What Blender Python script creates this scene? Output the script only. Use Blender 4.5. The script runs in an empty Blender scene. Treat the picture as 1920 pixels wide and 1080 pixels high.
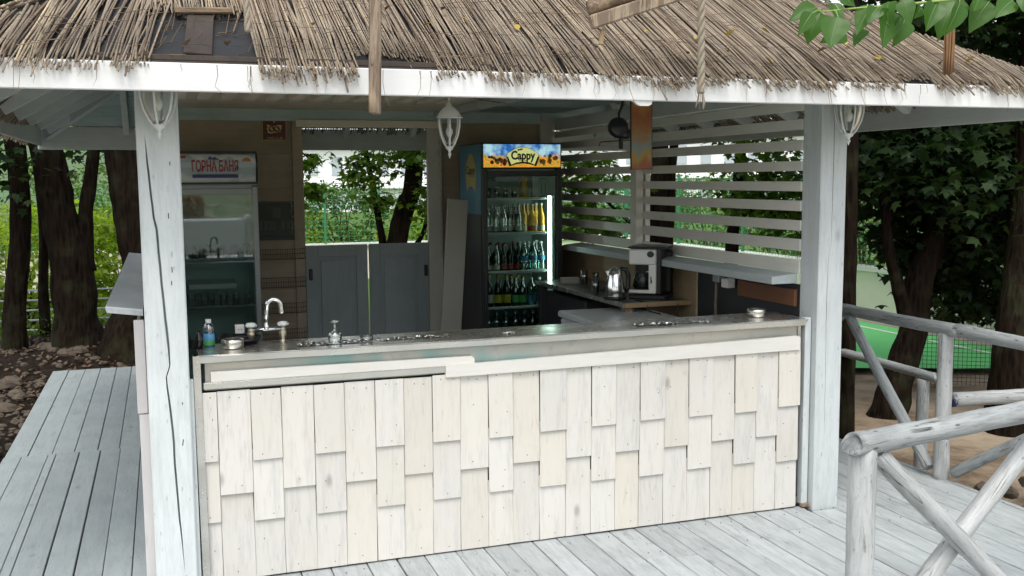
import bpy, math, random
import numpy as np
from mathutils import Vector, Matrix, noise as mnoise
random.seed(7); RNG = np.random.default_rng(7)
R_ = math.radians
S = bpy.context.scene
COL = S.collection

# ------------------------------------------------------------------ camera
F_, YAW, PIT, ROLL, EYE = 1898.0, 0.33233, 0.10704, -0.00747, 1.90
_cy, _sy, _cp, _sp = math.cos(YAW), math.sin(YAW), math.cos(PIT), math.sin(PIT)
_w = Vector((_sy*_cp, _cy*_cp, -_sp)); _r = Vector((_cy, -_sy, 0)); _u = _r.cross(_w)
_R = _r*math.cos(ROLL)+_u*math.sin(ROLL); _U = _u*math.cos(ROLL)-_r*math.sin(ROLL)
cam = bpy.data.cameras.new('camera'); camo = bpy.data.objects.new('camera', cam); COL.objects.link(camo)
cam.sensor_width = 36; cam.lens = F_/1920*36; cam.clip_start = 0.05; cam.clip_end = 2000
m = Matrix.Identity(4)
for i in range(3):
    m[i][0], m[i][1], m[i][2] = _R[i], _U[i], -_w[i]
m[0][3], m[1][3], m[2][3] = 0, 0, EYE
camo.matrix_world = m
S.camera = camo

# ------------------------------------------------------------------ sky, sun, exposure
SUN_EL, SUN_AZ = R_(60), R_(200)      # azimuth from +Y towards +X : high, from the viewer's side
W = bpy.data.worlds.new('World'); S.world = W; W.use_nodes = True
nt = W.node_tree; nt.nodes.clear()
sky = nt.nodes.new('ShaderNodeTexSky'); sky.sky_type = 'NISHITA'; sky.sun_disc = False
sky.sun_elevation = SUN_EL; sky.sun_rotation = SUN_AZ
sky.air_density = 1.0; sky.dust_density = 3.0; sky.ozone_density = 1.0; sky.altitude = 300
hs = nt.nodes.new('ShaderNodeHueSaturation'); hs.inputs['Saturation'].default_value = 0.24
bg = nt.nodes.new('ShaderNodeBackground'); bg.inputs[1].default_value = 0.15
wo = nt.nodes.new('ShaderNodeOutputWorld')
nt.links.new(sky.outputs[0], hs.inputs['Color']); nt.links.new(hs.outputs[0], bg.inputs[0]); nt.links.new(bg.outputs[0], wo.inputs[0])
sl = bpy.data.lights.new('sun', 'SUN'); sl.energy = 0.8; sl.angle = R_(24); sl.color = (1, 0.95, 0.87)
so = bpy.data.objects.new('sun', sl); COL.objects.link(so)
sd = Vector((math.sin(SUN_AZ)*math.cos(SUN_EL), math.cos(SUN_AZ)*math.cos(SUN_EL), math.sin(SUN_EL)))
so.rotation_euler = sd.to_track_quat('Z', 'Y').to_euler(); so.location = (0, 0, 30)
S.view_settings.view_transform = 'Standard'; S.view_settings.look = 'None'
S.view_settings.exposure = 1.15; S.view_settings.gamma = 1; S.view_settings.use_curve_mapping = False
S.render.engine = 'CYCLES'
S.cycles.use_denoising = True; S.cycles.max_bounces = 10; S.cycles.diffuse_bounces = 7
S.cycles.transparent_max_bounces = 12; S.cycles.glossy_bounces = 4; S.cycles.transmission_bounces = 6
S.cycles.caustics_reflective = False; S.cycles.caustics_refractive = False
S.cycles.sample_clamp_indirect = 10

# ------------------------------------------------------------------ object helpers
def wl(o):
    v = Vector((0, 0, 0))
    while o is not None:
        v += o.location; o = o.parent
    return v
def tag(o, label=None, cat=None, group=None, kind=None):
    if label: o['label'] = label
    if cat: o['category'] = cat
    if group: o['group'] = group
    if kind: o['kind'] = kind
    return o
def thing(name, label, cat, loc=(0, 0, 0), group=None):
    o = bpy.data.objects.new(name, None); COL.objects.link(o); o.location = loc
    o.empty_display_size = 0.1
    return tag(o, label, cat, group)
def copy_tree(o, parent=None):
    c = o.copy(); COL.objects.link(c)
    if parent is not None: c.parent = parent
    for ch in list(o.children): copy_tree(ch, c)
    return c

class MB:
    def __init__(s): s.v = []; s.f = []; s.smooth = False
    def add(s, vs, fs):
        n = len(s.v); s.v.extend([tuple(v) for v in vs]); s.f.extend([tuple(i+n for i in f) for f in fs]); return s
    def box(s, c, d, rot=None, bev=0.0025, jit=0.0):
        hx, hy, hz = d[0]/2, d[1]/2, d[2]/2
        b = min(bev, hx*.45, hy*.45, hz*.45)
        vs = []; idx = {}
        for sx in (-1, 1):
            for sy in (-1, 1):
                for sz in (-1, 1):
                    j = (random.uniform(-jit, jit), random.uniform(-jit, jit), random.uniform(-jit, jit))
                    for a in range(3):
                        p = [sx*(hx-b*(a != 0)), sy*(hy-b*(a != 1)), sz*(hz-b*(a != 2))]
                        idx[(sx, sy, sz, a)] = len(vs); vs.append(Vector(p)+Vector(j))
        fs = []
        I = lambda sx, sy, sz, a: idx[(sx, sy, sz, a)]
        for q in (-1, 1):
            fs.append([I(q, -1, -1, 0), I(q, 1, -1, 0), I(q, 1, 1, 0), I(q, -1, 1, 0)][::q])
            fs.append([I(-1, q, -1, 1), I(-1, q, 1, 1), I(1, q, 1, 1), I(1, q, -1, 1)][::q])
            fs.append([I(-1, -1, q, 2), I(1, -1, q, 2), I(1, 1, q, 2), I(-1, 1, q, 2)][::q])
        for a in (-1, 1):
            for b2 in (-1, 1):
                fs.append([I(-1, a, b2, 1), I(1, a, b2, 1), I(1, a, b2, 2), I(-1, a, b2, 2)])
                fs.append([I(a, -1, b2, 0), I(a, 1, b2, 0), I(a, 1, b2, 2), I(a, -1, b2, 2)])
                fs.append([I(a, b2, -1, 0), I(a, b2, 1, 0), I(a, b2, 1, 1), I(a, b2, -1, 1)])
                for c2 in (-1, 1):
                    fs.append([I(a, b2, c2, 0), I(a, b2, c2, 1), I(a, b2, c2, 2)])
        if rot is not None: vs = [rot @ v for v in vs]
        c = Vector(c); vs = [v+c for v in vs]
        # make normals point outward
        out = []
        for f in fs:
            n = (vs[f[1]]-vs[f[0]]).cross(vs[f[2]]-vs[f[0]])
            m_ = sum((vs[i] for i in f), Vector())/len(f)-c
            out.append(f if n.dot(m_) > 0 else f[::-1])
        return s.add(vs, out)
    def bar(s, a, b, w, h, bev=0.002, up=(0, 0, 1)):
        a, b = Vector(a), Vector(b); d = (b-a); L = d.length; d.normalize()
        x = d.cross(Vector(up))
        if x.length < 1e-4: x = d.cross(Vector((1, 0, 0)))
        x.normalize(); z = x.cross(d)
        rot = Matrix((x, d, z)).transposed()
        return s.box((a+b)/2, (w, L, h), rot, bev)
    def tube(s, pts, radii, seg=8, caps=True, wob=0.0, wf=3.0, seed=0):
        pts = [Vector(p) for p in pts]; n = len(pts)
        if not hasattr(radii, '__len__'): radii = [radii]*n
        t0 = (pts[1]-pts[0]).normalized()
        x = t0.cross(Vector((0, 0, 1)))
        if x.length < 1e-3: x = t0.cross(Vector((1, 0, 0)))
        x.normalize(); vs = []; fs = []
        for i, p in enumerate(pts):
            t = (pts[min(i+1, n-1)]-pts[max(i-1, 0)])
            if t.length < 1e-9: t = t0
            t = t.normalized(); x = (x-t*x.dot(t)).normalized(); y = t.cross(x)
            for k in range(seg):
                a = 2*math.pi*k/seg; r = radii[i]
                dr = x*math.cos(a)+y*math.sin(a)
                if wob: r *= 1+wob*mnoise.noise(Vector((dr.x*1.3+seed, dr.y*1.3, i*.37*wf/3+dr.z*1.3)))*2
                vs.append(p+dr*r)
        for i in range(n-1):
            for k in range(seg):
                k2 = (k+1) % seg
                fs.append((i*seg+k, i*seg+k2, (i+1)*seg+k2, (i+1)*seg+k))
        if caps:
            fs.append(tuple(range(seg))[::-1]); fs.append(tuple((n-1)*seg+k for k in range(seg)))
        return s.add(vs, fs)
    def lathe(s, prof, c=(0, 0, 0), seg=14, axis='Z'):
        vs = []; fs = []; c = Vector(c)
        for r, z in prof:
            for k in range(seg):
                a = 2*math.pi*k/seg
                p = (r*math.cos(a), r*math.sin(a), z)
                if axis == 'Y': p = (p[0], p[2], p[1])
                if axis == 'X': p = (p[2], p[0], p[1])
                vs.append(c+Vector(p))
        for i in range(len(prof)-1):
            for k in range(seg):
                k2 = (k+1) % seg
                fs.append((i*seg+k, i*seg+k2, (i+1)*seg+k2, (i+1)*seg+k))
        return s.add(vs, fs)
    def poly(s, pts): return s.add(pts, [tuple(range(len(pts)))])
    def prism(s, pts, off):
        n = len(pts); off = Vector(off); a = [Vector(p) for p in pts]
        return s.add(a+[p+off for p in a], [tuple(range(n)), tuple(range(2*n-1, n-1, -1))]+[(i, i+n, (i+1) % n+n, (i+1) % n) for i in range(n)])
    def mesh(s, name, mat, origin=(0, 0, 0), smooth=False):
        me = bpy.data.meshes.new(name); o = Vector(origin)
        me.from_pydata([tuple(Vector(v)-o) for v in s.v], [], s.f)
        if smooth: me.shade_smooth()
        me.materials.append(mat); me.update(); return me
    def build(s, name, mat, parent=None, smooth=False, origin=None, **kw):
        if origin is None:
            a = np.array([tuple(v) for v in s.v]); origin = (a.min(0)+a.max(0))/2
        origin = Vector([float(q) for q in origin])
        o = bpy.data.objects.new(name, s.mesh(name, mat, origin, smooth)); COL.objects.link(o)
        if parent is not None: o.parent = parent; o.location = origin-wl(parent)
        else: o.location = origin
        return tag(o, **kw)
def fastmesh(name, V, Fc, mat, parent=None, origin=(0, 0, 0), smooth=False, **kw):
    """V Nx3 array, Fc MxK array of equal sized faces"""
    me = bpy.data.meshes.new(name); K = Fc.shape[1]
    me.vertices.add(len(V)); me.vertices.foreach_set('co', (V-np.array(origin)).astype(np.float32).ravel())
    me.loops.add(Fc.size); me.loops.foreach_set('vertex_index', Fc.astype(np.int32).ravel())
    me.polygons.add(len(Fc)); me.polygons.foreach_set('loop_start', np.arange(0, Fc.size, K, dtype=np.int32))
    me.polygons.foreach_set('loop_total', np.full(len(Fc), K, dtype=np.int32))
    if smooth: me.polygons.foreach_set('use_smooth', np.ones(len(Fc), dtype=bool))
    me.update(calc_edges=True); me.materials.append(mat)
    o = bpy.data.objects.new(name, me); COL.objects.link(o)
    if parent is not None: o.parent = parent; o.location = Vector(origin)-wl(parent)
    else: o.location = origin
    return tag(o, **kw)

# ------------------------------------------------------------------ material helpers
class NT:
    def __init__(s, name):
        s.m = bpy.data.materials.new(name); s.m.use_nodes = True; s.t = s.m.node_tree; s.t.nodes.clear()
        s.out = s.n('ShaderNodeOutputMaterial')
    def n(s, typ, **kw):
        d = s.t.nodes.new(typ)
        for k, v in kw.items(): setattr(d, k, v)
        return d
    def l(s, a, b): s.t.links.new(a, b)
    def val(s, sock, v):
        if hasattr(v, 'is_linked') or hasattr(v, 'links'): s.l(v, sock)
        else:
            if isinstance(v, (tuple, list)) and len(v) == 3 and sock.type == 'RGBA': v = (*v, 1)
            sock.default_value = v
    def math(s, op, a, b=0.0, clamp=False):
        d = s.n('ShaderNodeMath', operation=op, use_clamp=clamp); s.val(d.inputs[0], a); s.val(d.inputs[1], b); return d.outputs[0]
    def mix(s, f, a, b, mode='MIX'):
        d = s.n('ShaderNodeMix', data_type='RGBA', blend_type=mode); s.val(d.inputs[0], f); s.val(d.inputs[6], a); s.val(d.inputs[7], b); return d.outputs[2]
    def coords(s, scale=(1, 1, 1), rand=True):
        tc = s.n('ShaderNodeTexCoord'); v = tc.outputs['Object']
        if rand:
            oi = s.n('ShaderNodeObjectInfo'); mu = s.n('ShaderNodeVectorMath', operation='SCALE')
            mu.inputs[0].default_value = (37.3, 91.7, 53.1); s.l(oi.outputs['Random'], mu.inputs['Scale'])
            ad = s.n('ShaderNodeVectorMath', operation='ADD'); s.l(v, ad.inputs[0]); s.l(mu.outputs[0], ad.inputs[1]); v = ad.outputs[0]
        mp = s.n('ShaderNodeVectorMath', operation='MULTIPLY'); s.l(v, mp.inputs[0]); mp.inputs[1].default_value = scale
        return mp.outputs[0]
    def noise(s, vec, scale, detail=4, rough=.55, dist=0.0):
        d = s.n('ShaderNodeTexNoise'); d.inputs['Scale'].default_value = scale; d.inputs['Detail'].default_value = detail
        d.inputs['Roughness'].default_value = rough; d.inputs['Distortion'].default_value = dist; s.l(vec, d.inputs['Vector']); return d.outputs['Fac']
    def vor(s, vec, scale, feature='F1', rnd=1.0):
        d = s.n('ShaderNodeTexVoronoi', feature=feature); d.inputs['Scale'].default_value = scale; d.inputs['Randomness'].default_value = rnd
        s.l(vec, d.inputs['Vector']); return d
    def ramp(s, fac, lo, hi):
        d = s.n('ShaderNodeMapRange'); d.inputs[1].default_value = lo; d.inputs[2].default_value = hi; s.l(fac, d.inputs[0]); return d.outputs[0]
    def cramp(s, fac, stops):
        d = s.n('ShaderNodeValToRGB'); e = d.color_ramp.elements
        while len(e) < len(stops): e.new(.5)
        for i, (p, c) in enumerate(stops): e[i].position = p; e[i].color = (*c, 1)
        s.l(fac, d.inputs[0]); return d.outputs[0]
    def bump(s, h, strength=.3, dist=.01):
        d = s.n('ShaderNodeBump'); d.inputs['Strength'].default_value = strength; d.inputs['Distance'].default_value = dist; s.l(h, d.inputs['Height']); return d.outputs[0]
    def pbr(s, col, rough=.6, metal=0.0, normal=None, spec=.5, link=True, **kw):
        d = s.n('ShaderNodeBsdfPrincipled'); s.val(d.inputs['Base Color'], col); s.val(d.inputs['Roughness'], rough); s.val(d.inputs['Metallic'], metal)
        s.val(d.inputs['Specular IOR Level'], spec)
        if normal is not None: s.l(normal, d.inputs['Normal'])
        for k, v in kw.items(): s.val(d.inputs[k.replace('_', ' ')], v)
        if link: s.l(d.outputs[0], s.out.inputs[0])
        return d
    def rand(s): return s.n('ShaderNodeObjectInfo').outputs['Random']
    def island(s): return s.n('ShaderNodeNewGeometry').outputs['Random Per Island']
MATS = {}
def mat(name):
    def deco(fn):
        x = NT(name); fn(x); MATS[name] = x.m; return fn
    return deco
def wood(name, c, dirt, bare=None, axis='Z', streak=.5, rough=.65, var=.12, bump=.25, patch=.4, knots=.5, barep=0.0, grey=None, alt=None, con=(.50, .70), fiss=0.0, nick=0.0):
    x = NT(name); sc = {'X': (.12, 1, 1), 'Y': (1, .12, 1), 'Z': (1, 1, .12)}[axis]
    v = x.coords(sc); v2 = x.coords((1, 1, 1))
    fine = x.noise(v, 90, 5, .65); mid = x.noise(v, 22, 4, .6, .4); big = x.noise(v2, 3.2, 3, .5)
    f = x.math('MULTIPLY', x.ramp(x.math('ADD', x.math('MULTIPLY', fine, .5), x.math('MULTIPLY', mid, .6)), *con), streak)
    col = x.mix(f, c, dirt)
    col = x.mix(x.math('MULTIPLY', x.ramp(big, .45, .75), patch), col, grey or dirt)
    if alt: col = x.mix(x.math('MULTIPLY', x.ramp(x.math('FRACT', x.math('MULTIPLY', x.rand(), 7.31)), .45, 1.0), .5), col, alt)
    if bare:
        bf = x.math('MULTIPLY', x.ramp(x.noise(v, 13, 5, .7), .66-barep, .71-barep), .85); col = x.mix(bf, col, bare)
    if knots:
        kv = x.coords({'X': (.5, 1, 1), 'Y': (1, .5, 1), 'Z': (1, 1, .5)}[axis])
        kd = x.vor(kv, 4.5).outputs['Distance']
        kf = x.math('MULTIPLY', x.math('SUBTRACT', 1.0, x.ramp(kd, .03, .10)), knots)
        col = x.mix(kf, col, tuple(q*.55 for q in dirt))
    if fiss:
        fv = x.coords({'X': (.07, 1, 1), 'Y': (1, .07, 1), 'Z': (1, 1, .07)}[axis])
        ln = x.math('ABSOLUTE', x.math('SUBTRACT', x.noise(fv, 16, 3, .5, .3), .5))
        fl = x.math('MULTIPLY', x.math('SUBTRACT', 1.0, x.ramp(ln, .002, .010)), x.ramp(x.noise(v2, 5, 2), .48, .62))
        col = x.mix(x.math('MULTIPLY', fl, fiss), col, tuple(q*.25 for q in dirt))
    if nick:
        nv = x.coords({'X': (.3, 1, 1), 'Y': (1, .3, 1), 'Z': (1, 1, .3)}[axis])
        nd = x.vor(nv, 38).outputs['Distance']; nm = x.ramp(x.noise(v2, 9, 3), .52, .60)
        nf = x.math('MULTIPLY', x.math('SUBTRACT', 1.0, x.ramp(nd, .10, .22)), nm)
        col = x.mix(x.math('MULTIPLY', nf, nick), col, (.05, .04, .035))
        pf = x.ramp(x.noise(v2, 55, 4, .7), .60, .68); col = x.mix(x.math('MULTIPLY', pf, nick*.6), col, dirt)
    r = x.rand(); br = x.math('ADD', x.math('MULTIPLY', r, 2*var), 1-var)
    hsv = x.n('ShaderNodeHueSaturation'); x.l(br, hsv.inputs['Value']); x.l(col, hsv.inputs['Color'])
    h = x.math('ADD', x.math('MULTIPLY', fine, .6), x.math('MULTIPLY', mid, .8))
    if fiss: h = x.math('SUBTRACT', h, x.math('MULTIPLY', fl, .8))
    x.pbr(hsv.outputs[0], rough, normal=x.bump(h, bump, .004), spec=.35)
    MATS[name] = x.m; return x.m
def plain(name, c, rough=.5, metal=0.0, nz=.12, scale=20, bump=.0, **kw):
    x = NT(name); v = x.coords(); f = x.noise(v, scale, 4)
    col = x.mix(x.math('MULTIPLY', f, nz*2), c, tuple(q*.6 for q in c))
    x.pbr(col, rough, metal, normal=x.bump(f, bump, .005) if bump else None, **kw); MATS[name] = x.m; return x.m

# paints and woods
wood('post_paint', (.56, .595, .60), (.36, .39, .395), axis='Z', streak=.4, patch=.3, knots=.35, bump=.35, con=(.5, .68), nick=.35)
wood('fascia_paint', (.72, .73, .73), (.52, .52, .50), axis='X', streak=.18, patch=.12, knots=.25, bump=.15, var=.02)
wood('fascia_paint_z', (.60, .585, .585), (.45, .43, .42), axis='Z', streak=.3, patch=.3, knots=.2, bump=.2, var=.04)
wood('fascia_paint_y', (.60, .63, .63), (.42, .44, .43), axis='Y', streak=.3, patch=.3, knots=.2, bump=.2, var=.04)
wood('rafter_x', (.56, .62, .63), (.36, .40, .40), axis='X', streak=.3, patch=.3, knots=.3, var=.08)
wood('rafter_y', (.56, .62, .63), (.36, .40, .40), axis='Y', streak=.3, patch=.3, knots=.3, var=.08)
wood('eave_x', (.42, .53, .54), (.25, .38, .35), axis='X', streak=.5, patch=.5, knots=.3, var=.15)
wood('eave_y', (.42, .53, .54), (.25, .38, .35), axis='Y', streak=.5, patch=.5, knots=.3, var=.15)
wood('ceiling_cream', (.86, .82, .71), (.68, .64, .53), axis='X', streak=.4, patch=.3, knots=.4, var=.06)
wood('ceiling_cream_y', (.88, .84, .73), (.68, .64, .53), axis='Y', streak=.4, patch=.3, knots=.4, var=.06)
wood('deck_front', (.40, .43, .435), (.25, .275, .28), (.26, .26, .24), axis='Y', streak=.6, patch=.45, knots=.6, var=.09, bump=.45, barep=.03, con=(.5, .66), fiss=.5, nick=.35)
wood('deck_left', (.30, .34, .345), (.20, .235, .24), axis='Y', streak=.45, patch=.45, knots=.5, var=.06, bump=.4, con=(.5, .68), fiss=.3, nick=.25)
wood('shingle_paint', (.61, .592, .555), (.42, .41, .40), axis='Z', streak=.55, patch=.5, knots=.6, var=.05, bump=.4, grey=(.57, .53, .45), alt=(.60, .555, .46), con=(.54, .72), fiss=.15)
wood('trim_cream', (.66, .645, .60), (.52, .50, .46), axis='X', streak=.3, patch=.2, knots=.3, var=.02)
wood('slat_paint', (.70, .68, .63), (.54, .52, .48), axis='Y', streak=.3, patch=.3, knots=.3, var=.07)
wood('stud_paint', (.62, .60, .55), (.47, .45, .41), axis='Z', streak=.3, patch=.3, knots=.3, var=.07)
wood('wall_board', (.44, .37, .28), (.31, .25, .18), axis='X', streak=.45, patch=.5, knots=.25, var=.08)
wood('plywood', (.33, .24, .14), (.23, .16, .09), axis='Y', streak=.5, patch=.5, knots=.2, var=.08)
wood('door_blue', (.33, .385, .395), (.22, .26, .27), axis='Z', streak=.3, patch=.4, knots=.2, var=.03)
wood('ledge_blue', (.46, .51, .51), (.32, .36, .36), axis='Y', streak=.4, patch=.4, knots=.3, var=.03)
wood('log_paint', (.45, .465, .46), (.26, .27, .265), (.17, .14, .12), axis='Z', streak=.7, patch=.5, knots=.85, var=.05, bump=.9, barep=.07, con=(.50, .66), fiss=.95, nick=.9)
wood('log_paint_grey', (.34, .365, .365), (.19, .20, .20), (.16, .14, .12), axis='Z', streak=.75, patch=.5, knots=.7, var=.05, bump=.8, barep=.05, con=(.50, .66), fiss=.95, nick=.8)
wood('bare_log', (.29, .23, .165), (.14, .10, .07), (.40, .28, .17), axis='Z', streak=.9, patch=.6, knots=.9, var=.05, bump=.9, barep=.10, con=(.50, .60), fiss=1)
wood('bare_beam', (.24, .17, .11), (.11, .075, .05), axis='X', streak=.9, patch=.5, knots=.6, var=.1, bump=.8, con=(.50, .60), fiss=1)
wood('dark_plank', (.055, .042, .034), (.03, .022, .018), axis='Z', streak=.6, patch=.5, knots=.3)
wood('worktop_edge', (.38, .27, .15), (.25, .17, .09), axis='X', streak=.5, patch=.3, knots=.1)
plain('worktop_dark', (.10, .10, .09), .28, nz=.2, scale=8)
plain('orange_wood', (.18, .075, .035), .5, nz=.3, scale=12)
plain('dark_void', (.03, .028, .025), .8)
plain('black_plastic', (.012, .012, .014), .35)
plain('charcoal', (.03, .032, .035), .4)
plain('white_plastic', (.78, .77, .73), .4, nz=.06)
plain('white_enamel', (.55, .58, .58), .25, nz=.08)
plain('lamp_white', (.74, .76, .75), .45, nz=.15, scale=60)
plain('wire_dark', (.05, .045, .04), .5)
plain('cord_white', (.45, .43, .38), .6)
plain('pale_board', (.36, .35, .30), .5, nz=.2, scale=3)
plain('nail', (.06, .05, .045), .6)
plain('tarp', (.014, .014, .015), .5, nz=.6, scale=7, bump=.8)
plain('fridge_frame', (.30, .33, .33), .35, metal=.2)
plain('fridge_dark', (.015, .017, .02), .35)
plain('fridge_inner', (.36, .43, .41), .45)
plain('fridge_inner_dark', (.58, .68, .67), .45)
plain('chrome', (.66, .67, .67), .12, metal=1, nz=.05)
plain('brass_dull', (.45, .40, .30), .35, metal=.8)
plain('ash_steel', (.62, .60, .55), .2, metal=1, nz=.1)
plain('concrete_wall', (.76, .70, .58), .85, nz=.2, scale=2.5, bump=.2)
plain('concrete_cap', (.72, .71, .64), .85, nz=.2, scale=3)
plain('bldg_white', (.80, .80, .80), .8, nz=.05)
plain('bldg_window', (.42, .46, .50), .3)  # glare and haze over the far building are put into this pale colour
plain('pipe_white', (.45, .47, .46), .5)
plain('mesh_green', (.04, .22, .10), .5)
plain('mesh_black', (.02, .025, .02), .5)
plain('rope', (.36, .31, .24), .9, nz=.4, scale=60, bump=.6)
plain('twine', (.24, .13, .06), .9, nz=.4, scale=60, bump=.6)
plain('fallen_yellow', (.42, .30, .05), .6, nz=.3)
plain('fallen_brown', (.13, .075, .04), .7, nz=.3)
plain('maroon', (.11, .014, .018), .4)
plain('gold', (.75, .58, .20), .45)
plain('bottle_dark', (.012, .010, .008), .08)
plain('label_yellow', (.50, .40, .03), .5)
plain('label_red', (.35, .04, .03), .5)
plain('label_blue', (.05, .20, .34), .5)
plain('label_white', (.55, .56, .55), .5)
plain('cap_gold', (.45, .35, .12), .35, metal=.6)
plain('orange_drink', (.72, .36, .02), .2, nz=.05)
plain('globe_white', (.75, .75, .72), .3)
plain('stripe_blue', (.08, .12, .25), .7)
plain('sand_path', (.34, .29, .22), .95, nz=.3, scale=3)
plain('tv_orange', (.40, .12, .02), .8, nz=.5, scale=10)

@mat('steel')
def _(x):
    v = x.coords((.35, 1, 1), False); v2 = x.coords((1, 1, 1), False)
    a = x.noise(v, 4, 3, .5); b = x.noise(v2, 18, 3, .5); s = x.noise(v2, 6, 4, .6)
    col = x.mix(x.ramp(a, .35, .7), (.78, .77, .73), (.58, .56, .51))
    col = x.mix(x.math('MULTIPLY', x.ramp(s, .50, .80), .35), col, (.34, .31, .27))
    rg = x.math('ADD', x.math('MULTIPLY', s, .36), .10)
    h = x.math('ADD', x.math('MULTIPLY', a, .9), x.math('MULTIPLY', b, .08))
    x.pbr(col, rg, .92, normal=x.bump(h, .25, .02))
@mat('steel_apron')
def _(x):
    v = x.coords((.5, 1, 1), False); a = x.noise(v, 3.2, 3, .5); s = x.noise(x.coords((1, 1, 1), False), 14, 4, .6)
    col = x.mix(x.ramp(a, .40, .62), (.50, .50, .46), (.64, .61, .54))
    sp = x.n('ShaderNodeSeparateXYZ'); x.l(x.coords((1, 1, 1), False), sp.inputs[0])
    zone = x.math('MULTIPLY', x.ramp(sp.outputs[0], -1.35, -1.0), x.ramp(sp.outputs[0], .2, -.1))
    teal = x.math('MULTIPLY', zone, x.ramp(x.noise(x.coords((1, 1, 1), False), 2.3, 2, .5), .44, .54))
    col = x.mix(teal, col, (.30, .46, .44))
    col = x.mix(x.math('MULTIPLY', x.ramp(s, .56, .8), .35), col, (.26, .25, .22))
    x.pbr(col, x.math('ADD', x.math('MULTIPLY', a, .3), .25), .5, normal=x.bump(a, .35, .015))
@mat('steel_lip')
def _(x):
    v = x.coords((.35, 1, 1), False); a = x.noise(v, 5, 3, .5); s = x.noise(x.coords((1, 1, 1), False), 25, 4, .6)
    col = x.mix(x.ramp(a, .35, .7), (.72, .72, .68), (.52, .52, .49)); col = x.mix(x.math('MULTIPLY', x.ramp(s, .60, .80), .25), col, (.36, .34, .31))
    x.pbr(col, x.math('ADD', x.math('MULTIPLY', a, .25), .16), .8, normal=x.bump(a, .5, .02))
@mat('crumpled')
def _(x):
    v = x.coords((1, 1, 1), False); d = x.vor(v, 38).outputs['Distance']; a = x.noise(v, 30, 3)
    x.pbr((.86, .86, .84), .05, 1, normal=x.bump(x.math('ADD', d, a), .22, .006))
@mat('tray_metal')
def _(x):
    v = x.coords((1, .3, 1), False); a = x.noise(v, 5, 3)
    x.pbr(x.mix(x.ramp(a, .4, .65), (.60, .64, .66), (.72, .75, .76)), .45, .15, normal=x.bump(a, .3, .01))
@mat('reed')
def _(x):
    v = x.coords((1, 1, 1), False); f = x.noise(v, 35, 3); i = x.island(); r = x.math('FRACT', x.math('ADD', i, x.rand()))
    col = x.cramp(r, [(0, (.12, .085, .06)), (.25, (.20, .16, .12)), (.5, (.265, .22, .165)), (.72, (.34, .28, .20)), (.88, (.24, .21, .18)), (1, (.50, .40, .26))])
    big = x.noise(v, 3.0, 4); col = x.mix(x.math('MULTIPLY', x.ramp(big, .45, .65), .5), col, (.20, .155, .115))
    col = x.mix(x.math('MULTIPLY', x.ramp(f, .5, .75), .5), col, (.12, .085, .06))
    x.pbr(col, .75, normal=x.bump(f, .3, .003), spec=.3)
@mat('twig')
def _(x): x.pbr(x.cramp(x.island(), [(0, (.09, .055, .035)), (1, (.26, .18, .11))]), .8)
def bark(name, c1, c2):
    x = NT(name); v = x.coords((1, 1, .16), False); d = x.vor(v, 26).outputs['Distance']; f = x.noise(v, 30, 5, .7); b = x.noise(x.coords((1, 1, 1), False), 4, 3)
    col = x.mix(x.ramp(x.math('ADD', x.math('MULTIPLY', d, .6), x.math('MULTIPLY', f, .6)), .3, .8), c1, c2)
    col = x.mix(x.math('MULTIPLY', x.ramp(b, .5, .75), .4), col, (.05, .06, .03))
    x.pbr(col, .9, normal=x.bump(x.math('ADD', d, f), .8, .03), spec=.05); MATS[name] = x.m
bark('bark_dark', (.005, .0038, .003), (.020, .0135, .009))  # deep shade under the trees is put into this bark colour
bark('bark_grey', (.045, .036, .028), (.13, .105, .08))
def leafmat(name, a, b, c, trans=.35, rough=.5):
    x = NT(name); i = x.island(); v = x.coords((1, 1, 1), False); n_ = x.noise(v, 1.1, 3)
    col = x.cramp(x.math('ADD', x.math('MULTIPLY', i, .7), x.math('MULTIPLY', n_, .35)), [(0.05, a), (.5, b), (1, c)])
    p = x.pbr(col, rough, spec=.3, link=False)
    t = x.n('ShaderNodeBsdfTranslucent'); tc = x.mix(1.0, col, (1.35, 1.5, .45), 'MULTIPLY'); x.l(tc, t.inputs[0])
    mx = x.n('ShaderNodeMixShader'); mx.inputs[0].default_value = trans
    x.l(p.outputs[0], mx.inputs[1]); x.l(t.outputs[0], mx.inputs[2]); x.l(mx.outputs[0], x.out.inputs[0]); MATS[name] = x.m
leafmat('leaf_dark', (.007, .018, .006), (.014, .033, .008), (.030, .058, .012), .3, .6)  # shade under the dense canopy is put into this leaf colour
leafmat('leaf_mid', (.028, .065, .008), (.06, .125, .012), (.12, .19, .022), .5)
leafmat('leaf_bright', (.13, .21, .02), (.24, .34, .03), (.38, .46, .07), .5)  # sunlight on the far shrubs is put into this leaf colour
leafmat('leaf_near', (.028, .085, .014), (.045, .12, .018), (.085, .17, .03), .42, .36)
@mat('leaf_vein')
def _(x): x.pbr((.10, .20, .05), .5)
@mat('leaf_rib')
def _(x): x.pbr((.22, .33, .07), .5)
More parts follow.
